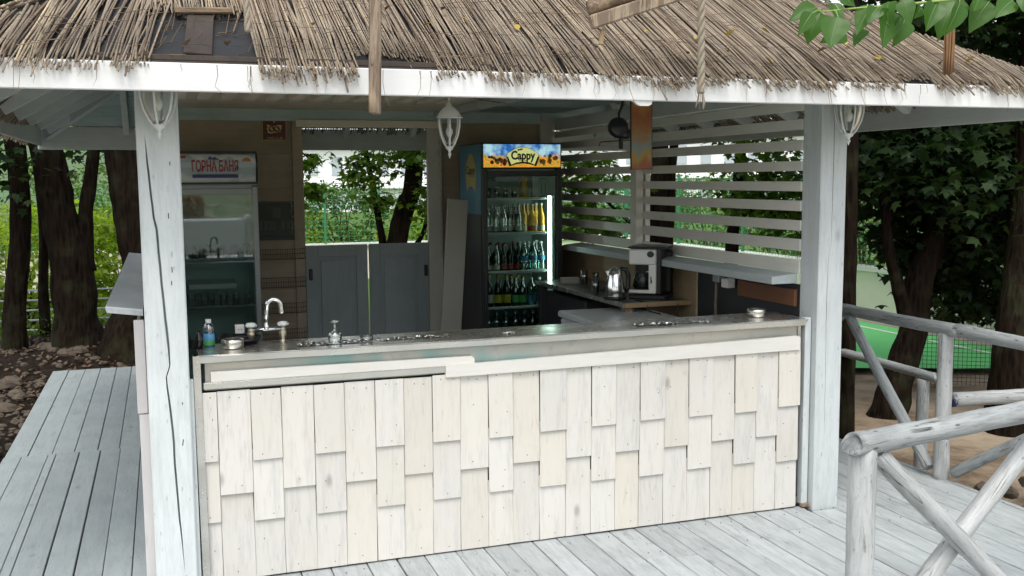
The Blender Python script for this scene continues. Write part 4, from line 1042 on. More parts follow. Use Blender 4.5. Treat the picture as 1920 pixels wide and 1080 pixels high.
q = MB(); q.prism([(-.262, 5.01, 1.322), (-.256, 5.01, 1.296), (-.250, 5.01, 1.296), (-.255, 5.01, 1.322)], (0, 3.78, 0)); q.build('edge_lip', M['tray_metal'], tr)

# ------------------------------------------------------------------ slatted right wall
sw = thing('slatted_wall', 'wall of horizontal grey-white slats with gaps closing the right side of the bar', 'slatted wall', (3.5, 6.9, 0))
for z, h in ((2.305, .055), (2.20, .060), (2.083, .060), (1.963, .057), (1.848, .057), (1.733, .060), (1.622, .060), (1.510, .068), (1.385, .075)):
    for ya, yb in ((4.97, 7.02), (7.023, 8.83)):
        q = MB(); q.box((3.482, (ya+yb)/2, z+random.uniform(-.002, .002)), (.02, yb-ya, h), Matrix.Rotation(random.uniform(-.0015, .0015), 3, 'X'), .002); q.build('slat', M['slat_paint'], sw)
MB().box((3.440, 7.03, 1.85), (.06, .10, 1.02)).build('stud', M['stud_paint'], sw)
MB().box((3.515, 7.03, 1.85), (.04, .08, 1.02)).build('stud', M['stud_paint'], sw)
q = MB(); q.prism([(3.30, 4.985, 1.288), (3.47, 4.985, 1.288), (3.47, 4.985, 1.345), (3.30, 4.985, 1.330)], (0, 3.2, 0)); q.build('ledge', M['ledge_blue'], sw)
MB().box((3.485, 7.5, .80), (.016, 2.65, .98)).build('plywood_panel', M['plywood'], sw)
MB().box((3.49, 5.56, .79), (.016, 1.2, .98)).build('gap_shade_panel', M['charcoal'], sw)  # black colour stands in for the shade in the gap below the ledge
MB().box((3.47, 5.3, 1.20), (.02, .62, .10)).build('orange_board', M['orange_wood'], sw)
MB().box((3.44, 5.84, 1.08), (.012, .02, .30), Matrix.Rotation(.04, 3, 'X')).build('trim_strip', M['bare_log'], sw)
sk = thing('socket_box', 'grey electric socket box under the blue ledge on the right wall', 'socket', (3.43, 5.7, 1.23))
MB().box((3.435, 5.68, 1.225), (.06, .08, .06), bev=.006).build('housing', M['white_plastic'], sk); MB().box((3.435, 5.80, 1.245), (.05, .08, .05), bev=.006).build('cover', M['fridge_frame'], sk)

# ------------------------------------------------------------------ back wall and swing doors
MB().box((.56, 8.918, 1.22), (1.21, .012, 2.44)).build('backing_board', M['wall_board'], label='added light-blocking sheet behind the left back wall boards', cat='board'); MB().box((2.86, 8.918, 1.22), (1.1, .012, 2.44)).build('backing_board', M['wall_board'], label='added light-blocking sheet behind the right back wall boards', cat='board')  # unseen sheets added to stop light leaking through the board gaps
bw = thing('back_wall', 'brown boarded back wall left of the swing doors, behind the water fridge', 'wall', (.58, 8.9, 0))
for k in range(8):
    z = .1+k*.29; MB().box((.56, 8.90, z+.144), (1.21, .02, .288), bev=.002).build('board', M['wall_board'], bw)
MB().box((1.125, 8.875, 1.21), (.09, .03, 2.40)).build('door_jamb', M['wall_board'], bw)
bw2 = thing('back_wall', 'brown boarded back wall between the swing doors and the tall blue fridge', 'wall', (2.8, 8.9, 0))
for k in range(8):
    z = .1+k*.29; MB().box((2.83, 8.90, z+.145), (1.02, .02, .287), bev=.002).build('board', M['wall_board'], bw2)
MB().box((2.33, 8.87, 1.21), (.13, .05, 2.42)).build('door_jamb', M['stud_paint'], bw2)
for lab, xa, xb, hx in (('left leaf of the blue-grey swing doors, with a dark handle plate at its left edge', 1.165, 1.705, 1.205), ('right leaf of the blue-grey swing doors, with a dark handle plate at its right edge', 1.722, 2.26, 2.232)):
    d = thing('swing_door', lab, 'door', ((xa+xb)/2, 8.86, .2)); zc = .785; H = 1.11
    for x in (xa+.05, xb-.05): MB().box((x, 8.86, zc), (.10, .035, H), bev=.003).build('stile', M['door_blue'], d)
    for z in (.27, 1.29): MB().box(((xa+xb)/2, 8.86, z), (xb-xa-.2, .035, .10), bev=.003).build('rail', M['door_blue'], d)
    MB().box(((xa+xb)/2, 8.866, zc), (xb-xa-.19, .016, H-.18), bev=.003).build('panel', M['door_blue'], d)
    MB().box(((xa+xb)/2, 8.852, zc), (xb-xa-.26, .012, H-.27), bev=.006).build('raised_panel', M['door_blue'], d)
    q = MB(); q.box((hx, 8.836, 1.09), (.03, .02, .10), bev=.008); q.build('handle', M['black_plastic'], d)
plain('floor_lino', (.45, .42, .36), .6, nz=.2)
floor = MB().box((1.75, 6.9, .02), (3.4, 4.0, .04)).build('floor', M['floor_lino'], kind='structure')

# cafe club plaque
pq = thing('wall_plaque', 'square maroon plaque with gold map emblem and two lines of lettering on the back wall', 'plaque', (.935, 8.88, 2.35))
MB().box((.937, 8.882, 2.347), (.200, .010, .206), bev=.001).build('border', M['gold'], pq)
MB().box((.937, 8.877, 2.347), (.190, .008, .196), bev=.001).build('plate', M['maroon'], pq)
outl = [(-.72, .50), (-.60, .62), (-.50, .45), (-.30, .42), (-.05, .36), (.15, .42), (.35, .52), (.60, .55), (.78, .40), (.66, .20), (.70, -.02), (.55, -.20), (.62, -.42), (.40, -.40), (.25, -.55), (.05, -.48), (-.15, -.60), (-.45, -.62), (-.68, -.50), (-.62, -.22), (-.74, .0), (-.62, .22)]
q = MB(); q.prism([(.937+a*.086, 8.8715, 2.340+b*.062) for a, b in outl], (0, .002, 0)); q.build('map_emblem', M['gold'], pq)
for dx in (-.022, .022):
    q = MB(); q.lathe([(.0, -.001), (.026, -.001), (.026, .001)], (.937+dx, 8.8705, 2.338), 18, 'Y'); q.build('globe', M['maroon'], pq)
    q = MB(); q.prism([(.937+dx+a*.022, 8.8675, 2.338+b*.022) for a, b in ((-.7, .3), (-.2, .7), (.3, .6), (.1, .1), (.6, -.1), (.2, -.8), (-.2, -.2), (-.6, -.1))], (0, .002, 0)); q.build('continent', M['gold'], pq)
q = MB(); q.prism([(.937+.011*(1 if k % 2 == 0 else .42)*math.sin(k*math.pi/5), 8.8715, 2.398+.011*(1 if k % 2 == 0 else .42)*math.cos(k*math.pi/5)) for k in range(10)], (0, .002, 0)); q.build('star', M['gold'], pq)
text('lettering', 'КАФЕ КЛУБ', .026, 'gold', pq, (.937, 8.872, 2.427)); text('lettering', 'CAFE CLUB', .026, 'gold', pq, (.937, 8.872, 2.262))

# faded dark poster board and wire rack
po = thing('faded_poster', 'faded dark green poster board on the back wall above the wire rack', 'poster', (.965, 8.88, 1.56))
MB().box((.965, 8.880, 1.56), (.39, .012, .30)).build('board', M['poster_green'], po)
for k, (x, w_) in enumerate(((.80, .03), (.845, .03), (.895, .055), (.985, .03), (1.03, .03), (1.075, .035), (1.115, .03))): MB().box((x, 8.872, 1.52), (w_, .003, .075)).build('faded_patch', M['poster_pale'], po)
MB().box((.935, 8.872, 1.63), (.07, .003, .09)).build('faded_patch', M['poster_pale'], po)
for z in (1.715, 1.405): MB().box((.965, 8.874, z), (.40, .014, .02)).build('frame_edge', M['charcoal'], po)
rk = thing('wire_rack', 'dark wire rack with basket tiers on the wall right of the water fridge', 'rack', (.95, 8.80, .6))
for z in (1.24, 1.00, .78, .56, .36):
    q = MB(); f = .0022; xa, xb, ya, yb = .775, 1.14, 8.72, 8.86
    for (zz, yy2) in ((z, ya), (z+.085, ya-.01), (z+.045, ya-.005)): q.tube([(xa, yb, zz), (xa, yy2, zz), (xb, yy2, zz), (xb, yb, zz)], f, 4)
    for k in range(19): x = xa+(xb-xa)*k/18; q.tube([(x, yb, z), (x, ya, z), (x, ya-.01, z+.085)], f*.7, 4)
    q.build('basket', M['wire_dark'], rk)
for x in (.772, 1.143): MB().tube([(x, 8.865, .3), (x, 8.865, 1.36)], .004, 6).build('upright', M['wire_dark'], rk)
# thin light chains hanging down the wall
for lab, x, y, za, zb in (('thin pale bulb chain hanging beside the maroon plaque', 1.06, 8.86, 2.40, 1.45), ('thin pale bulb chain hanging beside the doorway, right of the hanging lantern', 2.37, 8.82, 2.40, 1.2)):
    q = MB(); nn = 40; q.tube([(x+.004*math.sin(i*1.9), y-.006, za+(zb-za)*i/nn) for i in range(nn+1)], .0022, 4)
    for i in range(2, nn, 2): q.lathe([(0, -.008), (.006, -.004), (.006, .004), (0, .008)], (x+.006*math.sin(i*1.9), y-.010, za+(zb-za)*i/nn), 6)
    q.build('bulb_chain', M['cord_white'], label=lab, cat='light chain')
lb = MB(); lb.box((2.30, 8.15, 1.14), (.175, .03, 1.20), Matrix.Rotation(.10, 3, 'Y') @ Matrix.Rotation(-.10, 3, 'X'), .004)
lb.build('leaning_board', M['pale_board'], label='tall pale board leaning against the left side of the tall blue fridge', cat='board')

# =================================================================== APPLIANCES AND SMALL THINGS
def bottle_mesh(kind):
    """(body profile, neck/cap profile, label profile) all real sizes"""
    if kind == 'water': return [(.0, 0), (.030, 0), (.033, .008), (.033, .045), (.030, .06), (.033, .075), (.033, .12), (.030, .145), (.016, .185), (.0125, .195), (.0125, .205)], [(.0145, .203), (.0145, .220), (0, .221)], [(.0336, .078), (.0336, .115)]
    if kind == 'soda': return [(.0, 0), (.027, 0), (.030, .01), (.030, .06), (.027, .085), (.030, .12), (.024, .155), (.013, .19), (.0125, .225)], [(.0145, .222), (.0145, .240), (0, .241)], [(.0305, .02), (.0305, .058)]
    if kind == 'beer': return [(.0, 0), (.029, 0), (.0305, .008), (.0305, .13), (.026, .155), (.014, .19), (.0125, .235)], [(.0145, .228), (.0145, .246), (0, .247)], [(.0311, .035), (.0311, .095)]
    if kind == 'big': return [(.0, 0), (.040, 0), (.044, .01), (.044, .11), (.041, .13), (.044, .15), (.040, .18), (.020, .225), (.014, .235), (.014, .245)], [(.016, .243), (.016, .26), (0, .261)], [(.0446, .04), (.0446, .10)]
BP = {}; RJ = random.Random(6)
def bottle(kind, body, cap, lab_m, label, group, pos, sc=1.0, neck=None):
    key = (kind, body, cap, lab_m, neck); pos = Vector(pos)+Vector((RJ.uniform(-.005, .005), RJ.uniform(-.012, .012), 0)); sc *= RJ.uniform(.985, 1.02)
    if key not in BP:
        pb, pc, pl = bottle_mesh(kind); ms = []
        for nm, pf, mt in (('body', pb, body), ('cap', pc, cap), ('label', pl, lab_m)):
            q = MB(); q.lathe(pf, (0, 0, 0), 14); ms.append((nm, q.mesh(nm, M[mt], smooth=True)))
        if kind in ('soda', 'beer') and body in ('clear_glass', 'water_bottle') and lab_m == 'label_white' and False: pass
        if neck:
            q = MB(); q.lathe([(.0137, .195), (.0137, .226)], (0, 0, 0), 12); ms.append(('neck_foil', q.mesh('neck_foil', M[neck], smooth=True)))
        BP[key] = ms
    t = thing('bottle', label, 'bottle', pos, group); t.scale = (sc, sc, sc)
    for nm, me in BP[key]:
        o = bpy.data.objects.new(nm, me); COL.objects.link(o); o.parent = t
    return t
def tumbler(label, group, pos, r=.032, h=.11, matn='clear_glass', upturned=False):
    q = MB(); q.lathe([(0, .004), (r*.8, .004), (r, h), (r*.94, h), (r*.75, .012), (0, .012)], (0, 0, 0), 14)
    t = q.build('glass', M[matn], smooth=True, origin=(0, 0, 0), label=label, cat='glass', group=group); t.location = pos
    if upturned: t.rotation_euler = (math.pi, 0, 0); t.location = Vector(pos)+Vector((0, 0, h))
    return t
ORD = ['first', 'second', 'third', 'fourth', 'fifth', 'sixth', 'seventh', 'eighth', 'ninth', 'tenth']

def cabinet(t, x0, x1, y0, y1, z0, z1, side_m, inner_m, glass_z0, glass_z1, frame_m, th=.035, fw=.045):
    """open-fronted glazed cooler: walls, inner lining, glass door with frame"""
    xc, yc = (x0+x1)/2, (y0+y1)/2
    for x in (x0+th/2, x1-th/2): MB().box((x, yc+.02, (z0+z1)/2), (th, y1-y0-.04, z1-z0), bev=.004).build('side_panel', M[side_m], t)
    MB().box((xc, y1-.02, (z0+z1)/2), (x1-x0-2*th-.004, .03, z1-z0-.01)).build('back_panel', M[inner_m], t)
    MB().box((xc, yc, z0+.06), (x1-x0-2*th-.004, y1-y0-.08, .11)).build('floor_panel', M[inner_m], t)
    MB().box((xc, yc+.02, glass_z1+.045), (x1-x0-2*th-.004, y1-y0-.09, .06)).build('top_panel', M[inner_m], t)
    for x in (x0+th+.004, x1-th-.004): MB().box((x, yc+.02, (glass_z0+glass_z1)/2), (.006, y1-y0-.12, glass_z1-glass_z0)).build('lining', M[inner_m], t)
    d = MB()
    for x in (x0+fw/2, x1-fw/2): d.box((x, y0+.018, (z0+glass_z1+.06)/2+.03), (fw, .036, glass_z1+.0-z0), bev=.004)
    d.box((xc, y0+.018, glass_z1+.022), (x1-x0-2*fw-.002, .034, .044), bev=.003)
    d.box((xc, y0+.018, glass_z0-.03), (x1-x0-2*fw-.002, .034, .06), bev=.003)
    d.build('door_frame', M[frame_m], t)

# ---------- tall juice fridge
FX0, FX1, FY0, FY1 = 2.515, 3.225, 8.02, 8.70; FT = 2.203
jf = thing('drinks_fridge', 'tall blue drinks fridge with glass door, lit interior and a juice sign on top', 'fridge', ((FX0+FX1)/2, 8.36, .05))
cabinet(jf, FX0, FX1, FY0, FY1, .05, 1.985, 'fridge_dark', 'fridge_inner', .22, 1.925, 'fridge_dark')
MB().box((FX0-.002, 8.36, 1.90), (.004, .62, .58)).build('side_print', M['blue_side'], jf)
MB().box((FX0-.003, 8.36, .9), (.004, .62, 1.4)).build('side_skin', M['charcoal'], jf)
MB().box(((FX0+FX1)/2, 8.36, 2.093), (FX1-FX0, .66, .215), bev=.006).build('header_box', M['fridge_dark'], jf)
MB().box(((FX0+FX1)/2, FY0-.004+.01, 2.094), (FX1-FX0-.03, .012, .19), bev=.002).build('sign_print', M['juice_print'], jf)
cx = (FX0+FX1)/2; yf_ = FY0-.001
def badge(q, cx, cz, w_, h, yy, d=.002, ax='X'):
    pts = [(-.5, -.1), (-.46, .16), (-.36, .24), (-.26, .36), (-.12, .46), (.12, .46), (.26, .36), (.36, .24), (.46, .16), (.5, -.1), (.40, -.5), (.2, -.40), (0, -.36), (-.2, -.40), (-.40, -.5)]
    if ax == 'X': q.prism([(cx+a*w_, yy, cz+b*h) for a, b in pts], (0, d, 0))
    else: q.prism([(yy, cx-a*w_, cz+b*h) for a, b in pts], (d, 0, 0))
q = MB(); badge(q, cx, 2.090, .30, .165, yf_-.003); q.build('badge_border', M['label_white'], jf)
x_ = NT('badge_glow'); p_ = x_.pbr((.60, .62, .25), .4); p_.inputs['Emission Color'].default_value = (.60, .64, .24, 1); p_.inputs['Emission Strength'].default_value = .35; M['badge_glow'] = x_.m
q = MB(); badge(q, cx, 2.092, .285, .150, yf_-.006); q.build('badge', M['badge_glow'], jf)
q = MB(); q.add([(cx+a*.29, yf_-.0085, 2.09+b*.165) for a, b in ((-.50, -.02), (-.45, -.02), (-.355, -.42), (-.2, -.31), (0, -.27), (.2, -.31), (.355, -.42), (.45, -.02), (.50, -.02), (.40, -.5), (.2, -.40), (0, -.36), (-.2, -.40), (-.40, -.5))], [(0, 1, 2, 13), (2, 3, 12, 13), (3, 4, 11, 12), (4, 5, 10, 11), (5, 6, 9, 10), (6, 7, 8, 9)]); q.build('badge_ribbon', M['text_dark'], jf)
text('lettering', 'Cappy', .098, 'text_dark', jf, (cx, yf_-.008, 2.094), off=.0034, width=.215)
MB().box((cx, yf_-.0085, 2.052), (.07, .002, .005), bev=0).build('small_print', M['text_dark'], jf)
q = MB()
for a in (-.02, -.005, .01): q.lathe([(0, -.001), (.008, 0)], (cx-.02+a, yf_-.009, 2.146+a*.2), 8, 'Y')
q.build('orange_motif', M['text_dark'], jf)
rf = random.Random(4)
for sx_ in (-1, 1):      # printed fruit : clusters of round shapes at both ends of the sign
    for k in range(16):
        q = MB(); rr_ = rf.uniform(.009, .019); q.lathe([(0, -.0008), (rr_, -.0004), (rr_, .001)], (cx+sx_*(.185+rf.uniform(-.03, .12)), yf_-.0015-.0002*k, 2.055+rf.uniform(-.03, .04)), 14, 'Y'); q.build('printed_fruit', M[rf.choice(['orange_drink', 'badge_orange', 'label_red', 'label_yellow', 'tv_orange'])], jf)
q = MB(); badge(q, 8.33, 1.965, .30, .33, FX0-.0065, .002, 'Y'); q.build('side_badge', M['juice_badge'], jf)
text('lettering', 'Cappy', .10, 'text_dark', jf, (FX0-.0075, 8.33, 1.975), normal='-X', off=.001)
SH = (1.735, 1.444, 1.119, .814)
for z in SH:
    MB().box((cx-.01, 8.33, z), (FX1-FX0-.10, .50, .006)).build('shelf', M['fridge_inner'], jf)
    MB().box((cx-.04, 8.075, z+.002), (.53, .012, .022), bev=.003).build('shelf_edge', M['label_white'], jf)
q = MB(); q.box((3.125, 8.062, 1.40), (.024, .024, .74), bev=.008); q.build('light_tube', M['tube_light'], jf)
MB().box((3.150, 8.068, 1.25), (.02, .035, 1.0), bev=.004).build('tube_holder', M['label_white'], jf)
MB().box((3.065, FY0+.028, 1.840), (.20, .003, .165), bev=0).build('paper_notice', M['label_white'], jf)
q = MB(); q.tube([(3.045, FY0+.025, 1.775), (3.048, FY0+.025, 1.83), (3.042, FY0+.025, 1.87)], .0015, 4); q.tube([(3.085, FY0+.025, 1.775), (3.08, FY0+.025, 1.83), (3.086, FY0+.025, 1.87)], .0015, 4)
q.tube([(3.03+.035*(1-math.cos(a)), FY0+.025, 1.885+.02*math.sin(a)) for a in [i*math.pi/8 for i in range(9)]], .0015, 4); q.build('notice_drawing', M['text_dark'], jf)
MB().box((2.985, FY0+.025, 1.913), (.035, .002, .012), bev=0).build('notice_mark', M['soap_green'], jf)
MB().box((cx, FY0+.020, 1.0725), (FX1-FX0-.092, .004, 1.70), bev=0).build('door_glass', M['pane_clear'], jf)
MB().box((FX0+.02, FY0-.01, 1.0), (.018, .02, .4), bev=.006).build('handle', M['charcoal'], jf)
# contents
def row(xa, xb, n): return [xa+(xb-xa)*i/(max(n-1, 1)) for i in range(n)]
for i, x in enumerate(row(2.60, 2.83, 4)): tumbler('small glass on the top shelf of the tall fridge, %s from the left' % ORD[i], 'glasses on the top fridge shelf', (x, 8.13, SH[0]+.004), .026, .09, 'clear_glass')
bottle('big', 'orange_drink', 'label_yellow', 'label_yellow', 'large yellow juice bottle on the top shelf of the tall fridge behind the notice', None, (2.93, 8.16, SH[0]+.004), .9)
bottle('soda', 'orange_drink', 'label_white', 'label_red', 'small orange soda bottle on the top shelf at the right, behind the notice', None, (3.01, 8.13, SH[0]+.004), .8)
for i, x in enumerate(row(2.595, 2.86, 5)): 
    for j in range(2): bottle('soda', 'clear_glass' if i < 3 else 'green_glass', 'label_white', 'label_white', ('clear soda bottle in the %s row of the second shelf, %s from the left' if i < 3 else 'green tinted soda bottle in the %s row of the second shelf, %s from the left') % (('front', 'back')[j], ORD[i]), 'clear and green bottles on the second shelf', (x, 8.12+.12*j, SH[1]+.004), .98)
for i, x in enumerate(row(2.915, 3.065, 3)):
    for j in range(2): bottle('soda', 'orange_drink', 'label_white', 'label_white' if i != 1 else 'label_red', 'orange soda bottle in the %s row of the second shelf, %s of three' % (('front', 'back')[j], ORD[i]), 'orange soda bottles', (x, 8.12+.12*j, SH[1]+.004), 1.02)
for i, x in enumerate(row(2.595, 2.86, 5)):
    for j in range(2): bottle('soda', 'green_glass' if i < 2 else 'bottle_dark', 'label_red', 'label_red' if i > 1 else 'label_white', 'dark cola bottle in the %s row of the third shelf, %s from the left' % (('front', 'back')[j], ORD[i]), 'dark bottles on the third shelf', (x, 8.13+.13*j, SH[2]+.004), .98)
for i, x in enumerate(row(2.91, 3.07, 3)):
    for j in range(2): bottle('water', 'water_bottle', 'label_white', 'label_blue', 'blue-labelled water bottle in the %s row of the third shelf, %s of three' % (('front', 'back')[j], ORD[i]), 'water bottles on the third shelf', (x, 8.12+.12*j, SH[2]+.004), 1.12)
for i, x in enumerate(row(2.60, 2.75, 3)): bottle('beer', 'bottle_dark', 'cap_gold', 'label_white' if i == 0 else 'label_yellow', ['dark beer bottle with a silvery label on the fourth shelf, far left', 'dark beer bottle with yellow label and gold neck, next to the silvery one', 'dark beer bottle with yellow label, third from the left on the fourth shelf'][i], 'dark beer bottles', (x, 8.12, SH[3]+.004), 1.15, 'label_white' if i == 0 else 'cap_gold')
for i, x in enumerate(row(2.84, 2.90, 2)):
    for j in range(2): bottle('beer', 'green_glass', 'cap_gold', 'soap_green', 'green beer bottle on the fourth shelf, %s row, %s of two' % (('front', 'back')[j], ORD[i]), 'green beer bottles', (x, 8.12+.12*j, SH[3]+.004), 1.05)
for i, x in enumerate(row(2.975, 3.05, 2)): bottle('big', 'water_bottle', 'label_white', 'label_blue', 'larger water bottle on the fourth shelf at the right, %s of two' % ORD[i], 'larger water bottles', (x, 8.13, SH[3]+.004), .95)
for i, x in enumerate(row(2.59, 3.08, 7)): bottle('big', 'water_bottle', 'label_blue', 'label_blue', 'water bottle standing on the bottom of the tall fridge, %s from the left' % ORD[i], 'water bottles on the fridge bottom', (x, 8.14, .528), .95)
MB().box((cx-.01, 8.33, .524), (FX1-FX0-.10, .50, .006)).build('shelf', M['fridge_inner'], jf)

# ---------- water fridge at the left
wf = thing('drinks_fridge', 'grey glass-door fridge with a curved mineral water sign on top, beside the left post', 'fridge', (.38, 8.4, .05))
GX0, GX1, GY0, GY1 = .03, .715, 8.10, 8.78
cabinet(wf, GX0, GX1, GY0, GY1, .05, 1.86, 'fridge_frame', 'fridge_inner_dark', .16, 1.80, 'fridge_frame', fw=.04)
prof = [(0, .03), (-.012, .06), (-.030, .10), (-.040, .14), (-.040, .18), (-.030, .215), (-.015, .235), (0, .245), (.10, .248), (.10, .03)]
q = MB(); q.prism([(GX0+.01, GY0+a, 1.865+b) for a, b in prof], (GX1-GX0-.02, 0, 0)); q.build('header', M['water_header'], wf)
for x in (GX0-.002, GX1-.012): q = MB(); q.prism([(x, GY0+a*1.15-.004, 1.862+b*1.02) for a, b in prof], (.014, 0, 0)); q.build('header_end', M['black_plastic'], wf)
for z in (1.885, 2.122): MB().box(((GX0+GX1)/2, GY0+.02, z), (GX1-GX0, .07, .014)).build('header_trim', M['black_plastic'], wf)
MB().box(((GX0+GX1)/2, 8.44, 1.99), (GX1-GX0-.02, .66, .24)).build('header_box', M['fridge_frame'], wf)
yh = GY0-.0435
text('lettering', 'ГОРНА БАНЯ', .115, 'text_red', wf, (.402, yh, 2.010), width=.34, off=.0022)
MB().box((.402, yh+.003, 1.940), (.335, .004, .026), bev=0).build('navy_strip', M['text_navy'], wf)
q = MB(); q.prism([(.38+a, yh+.004, 2.066+b) for a, b in ((-.03, 0), (-.015, .026), (.0, .008), (.02, .018), (.05, .004), (.06, -.002))], (0, .004, 0)); q.build('mountain_motif', M['text_navy'], wf)
q = MB(); q.lathe([(0, -.001), (.036, -.001), (.036, .004)], (.635, GY0-.037, 2.045), 18, 'Y'); q.build('round_seal', M['badge_orange'], wf)
MB().box((.165, GY0-.034, 2.085), (.05, .006, .020), bev=0).build('small_red_tag', M['text_red'], wf)
for z in (1.304, .929, .60): 
    MB().box(((GX0+GX1)/2, 8.42, z), (GX1-GX0-.09, .52, .006)).build('shelf', M['fridge_inner_dark'], wf); MB().box(((GX0+GX1)/2, 8.155, z), (GX1-GX0-.10, .010, .014)).build('shelf_edge', M['fridge_frame'], wf)
MB().box(((GX0+GX1)/2, GY0+.020, .98), (GX1-GX0-.082, .004, 1.64), bev=0).build('door_glass', M['pane_reflect'], wf)
for s_, z in ((0, 1.308), (1, .933), (2, .604)):
    for i, x in enumerate(row(.15, .63, 6)): tumbler('dark upturned glass on the %s shelf of the water fridge, %s from the left' % (ORD[s_], ORD[i]), 'glasses in the water fridge', (x, 8.24, z), .034, .10, 'lamp_glass', True)
MB().box((.36, 8.34, 1.09), (.36, .2, .04), Matrix.Rotation(.1, 3, 'X')).build('serving_tray', M['white_plastic'], label='white tray lying on the second shelf of the water fridge', cat='tray')

# ---------- side worktop, coffee maker, kettle
wk = thing('worktop', 'dark worktop with raw wood edge along the right wall behind the counter', 'worktop', (3.2, 7.1, .4))
MB().box((3.215, 7.125, 1.035), (.49, 1.75, .03), bev=.002).build('top', M['worktop_dark'], wk)
MB().box((3.23, 6.243, 1.034), (.53, .012, .032), bev=.001).build('wood_edge', M['worktop_edge'], wk)
MB().box((2.966, 7.125, 1.034), (.006, 1.75, .032), bev=.001).build('steel_edge', M['steel'], wk)
MB().box((3.03, 6.32, .70), (.07, .07, .63)).build('leg', M['bare_log'], wk); MB().box((3.0, 7.9, .70), (.06, .06, .63)).build('leg', M['charcoal'], wk)
MB().box((3.2, 7.45, .75), (.40, .9, .46), bev=.01).build('cabinet', M['charcoal'], label='dark cabinet under the worktop', cat='cabinet')
fz = thing('chest_freezer', 'low white chest freezer just behind the counter, under the wood edged worktop', 'freezer', (2.9, 6.1, .1))
MB().box((2.92, 6.05, .52), (.60, 1.0, .82), bev=.01).build('body', M['white_enamel'], fz); MB().box((2.92, 6.05, .958), (.63, 1.04, .045), bev=.012).build('lid', M['white_enamel'], fz)
cm = thing('coffee_maker', 'white and black drip coffee maker on the end of the worktop', 'coffee maker', (3.13, 6.42, 1.05))
a0, a1 = 3.055, 3.275; y0_ = 6.36
MB().box((3.165, 6.50, 1.065), (.23, .30, .03), bev=.008).build('base', M['black_plastic'], cm)
MB().box((3.165, 6.58, 1.22), (.225, .13, .28), bev=.008).build('water_tank', M['black_plastic'], cm)
q = MB(); q.box((3.135, 6.46, 1.325), (.168, .20, .10), bev=.008); q.box((3.195, 6.40, 1.19), (.05, .06, .20), bev=.006); q.build('front_cover', M['white_plastic'], cm)
q = MB(); q.box((3.135, 6.42, 1.098), (.168, .12, .022), bev=.005); q.build('drip_tray', M['white_plastic'], cm)
MB().box((3.235, 6.45, 1.235), (.028, .18, .30), bev=.004).build('side_strip', M['black_plastic'], cm)
MB().box((3.16, 6.49, 1.386), (.23, .25, .014), bev=.005).build('lid', M['black_plastic'], cm)
q = MB(); q.lathe([(0, -.004), (.021, -.003), (.021, .004)], (3.185, 6.358, 1.345), 18, 'Y'); q.build('dial', M['black_plastic'], cm)
q = MB(); q.lathe([(0, 0), (.05, 0), (.058, .02), (.055, .06), (.04, .10), (.043, .115)], (3.115, 6.44, 1.11), 18); q.build('carafe', M['pane_clear'], cm, smooth=True)
q = MB(); q.lathe([(0, .0), (.048, .0), (.055, .018), (.054, .045)], (3.115, 6.44, 1.112), 16); q.build('coffee', M['bottle_dark'], cm, smooth=True)
q = MB(); q.tube([(3.16, 6.40, 1.22), (3.185, 6.375, 1.21), (3.188, 6.37, 1.16), (3.165, 6.39, 1.13)], .005, 6); q.build('carafe_handle', M['black_plastic'], cm)
cm.location += Vector((.10, .06, 0)); cm.rotation_euler = (0, 0, R_(-40)); cm.scale = (1.18, 1.18, 1.08)
kt = thing('kettle', 'steel electric kettle with black handle left of the coffee maker', 'kettle', (3.00, 6.50, 1.05))
kx, ky = 3.015, 6.50
q = MB(); q.lathe([(0, .0), (.078, .0), (.080, .018), (.068, .02)], (kx, ky, 1.05), 24); q.build('base', M['black_plastic'], kt, smooth=True)
q = MB(); q.lathe([(.070, .02), (.072, .03), (.066, .10), (.052, .17), (.046, .20), (.040, .208), (.01, .222), (.01, .235), (0, .236)], (kx, ky, 1.05), 24); q.build('body', M['chrome'], kt, smooth=True)
q = MB(); q.prism([(kx-.045, ky-.012, 1.255), (kx-.075, ky-.004, 1.25), (kx-.058, ky-.012, 1.21)], (0, .024, 0)); q.build('spout', M['chrome'], kt)
q = MB(); q.tube([(kx+.03, ky-.01, 1.265), (kx+.075, ky-.02, 1.26), (kx+.095, ky-.02, 1.21), (kx+.09, ky-.02, 1.13), (kx+.07, ky-.02, 1.10)], [.016, .017, .017, .016, .014], 8); q.build('handle', M['black_plastic'], kt, smooth=True)
tumbler('tall clear glass standing left of the kettle', None, (2.99, 6.78, 1.05), .028, .13)
tumbler('clear glass at the back of the worktop, left one', None, (3.20, 7.48, 1.05), .03, .12)
tumbler('clear glass at the back of the worktop, right one', None, (3.27, 7.42, 1.05), .03, .10)
MB().box((3.13, 7.62, 1.075), (.15, .06, .05)).build('carton', M['pale_board'], label='small pale carton lying at the back of the worktop', cat='box')
MB().lathe([(0, .0), (.07, .0), (.085, .01), (.083, .012), (.0, .004)], (3.20, 7.05, 1.05), 20).build('plate', M['charcoal'], smooth=True, label='dark flat plate on the worktop behind the kettle', cat='plate')
q = MB(); q.tube([(3.28, 6.52, 1.06), (3.33, 6.4, 1.056), (3.36, 6.28, 1.054), (3.37, 6.235, 1.03), (3.37, 6.23, .9)], .004, 5); q.build('power_cord', M['black_plastic'], label='black power cord hanging over the wooden worktop edge at the right', cat='cord')
q = MB(); q.tube([(3.10, 6.34, 1.056), (3.12, 6.28, 1.054), (3.135, 6.235, 1.03), (3.15, 6.232, .99), (3.17, 6.1, .984)], .004, 5); q.build('power_cord', M['black_plastic'], label='black power cord hanging over the worktop edge below the coffee maker', cat='cord')

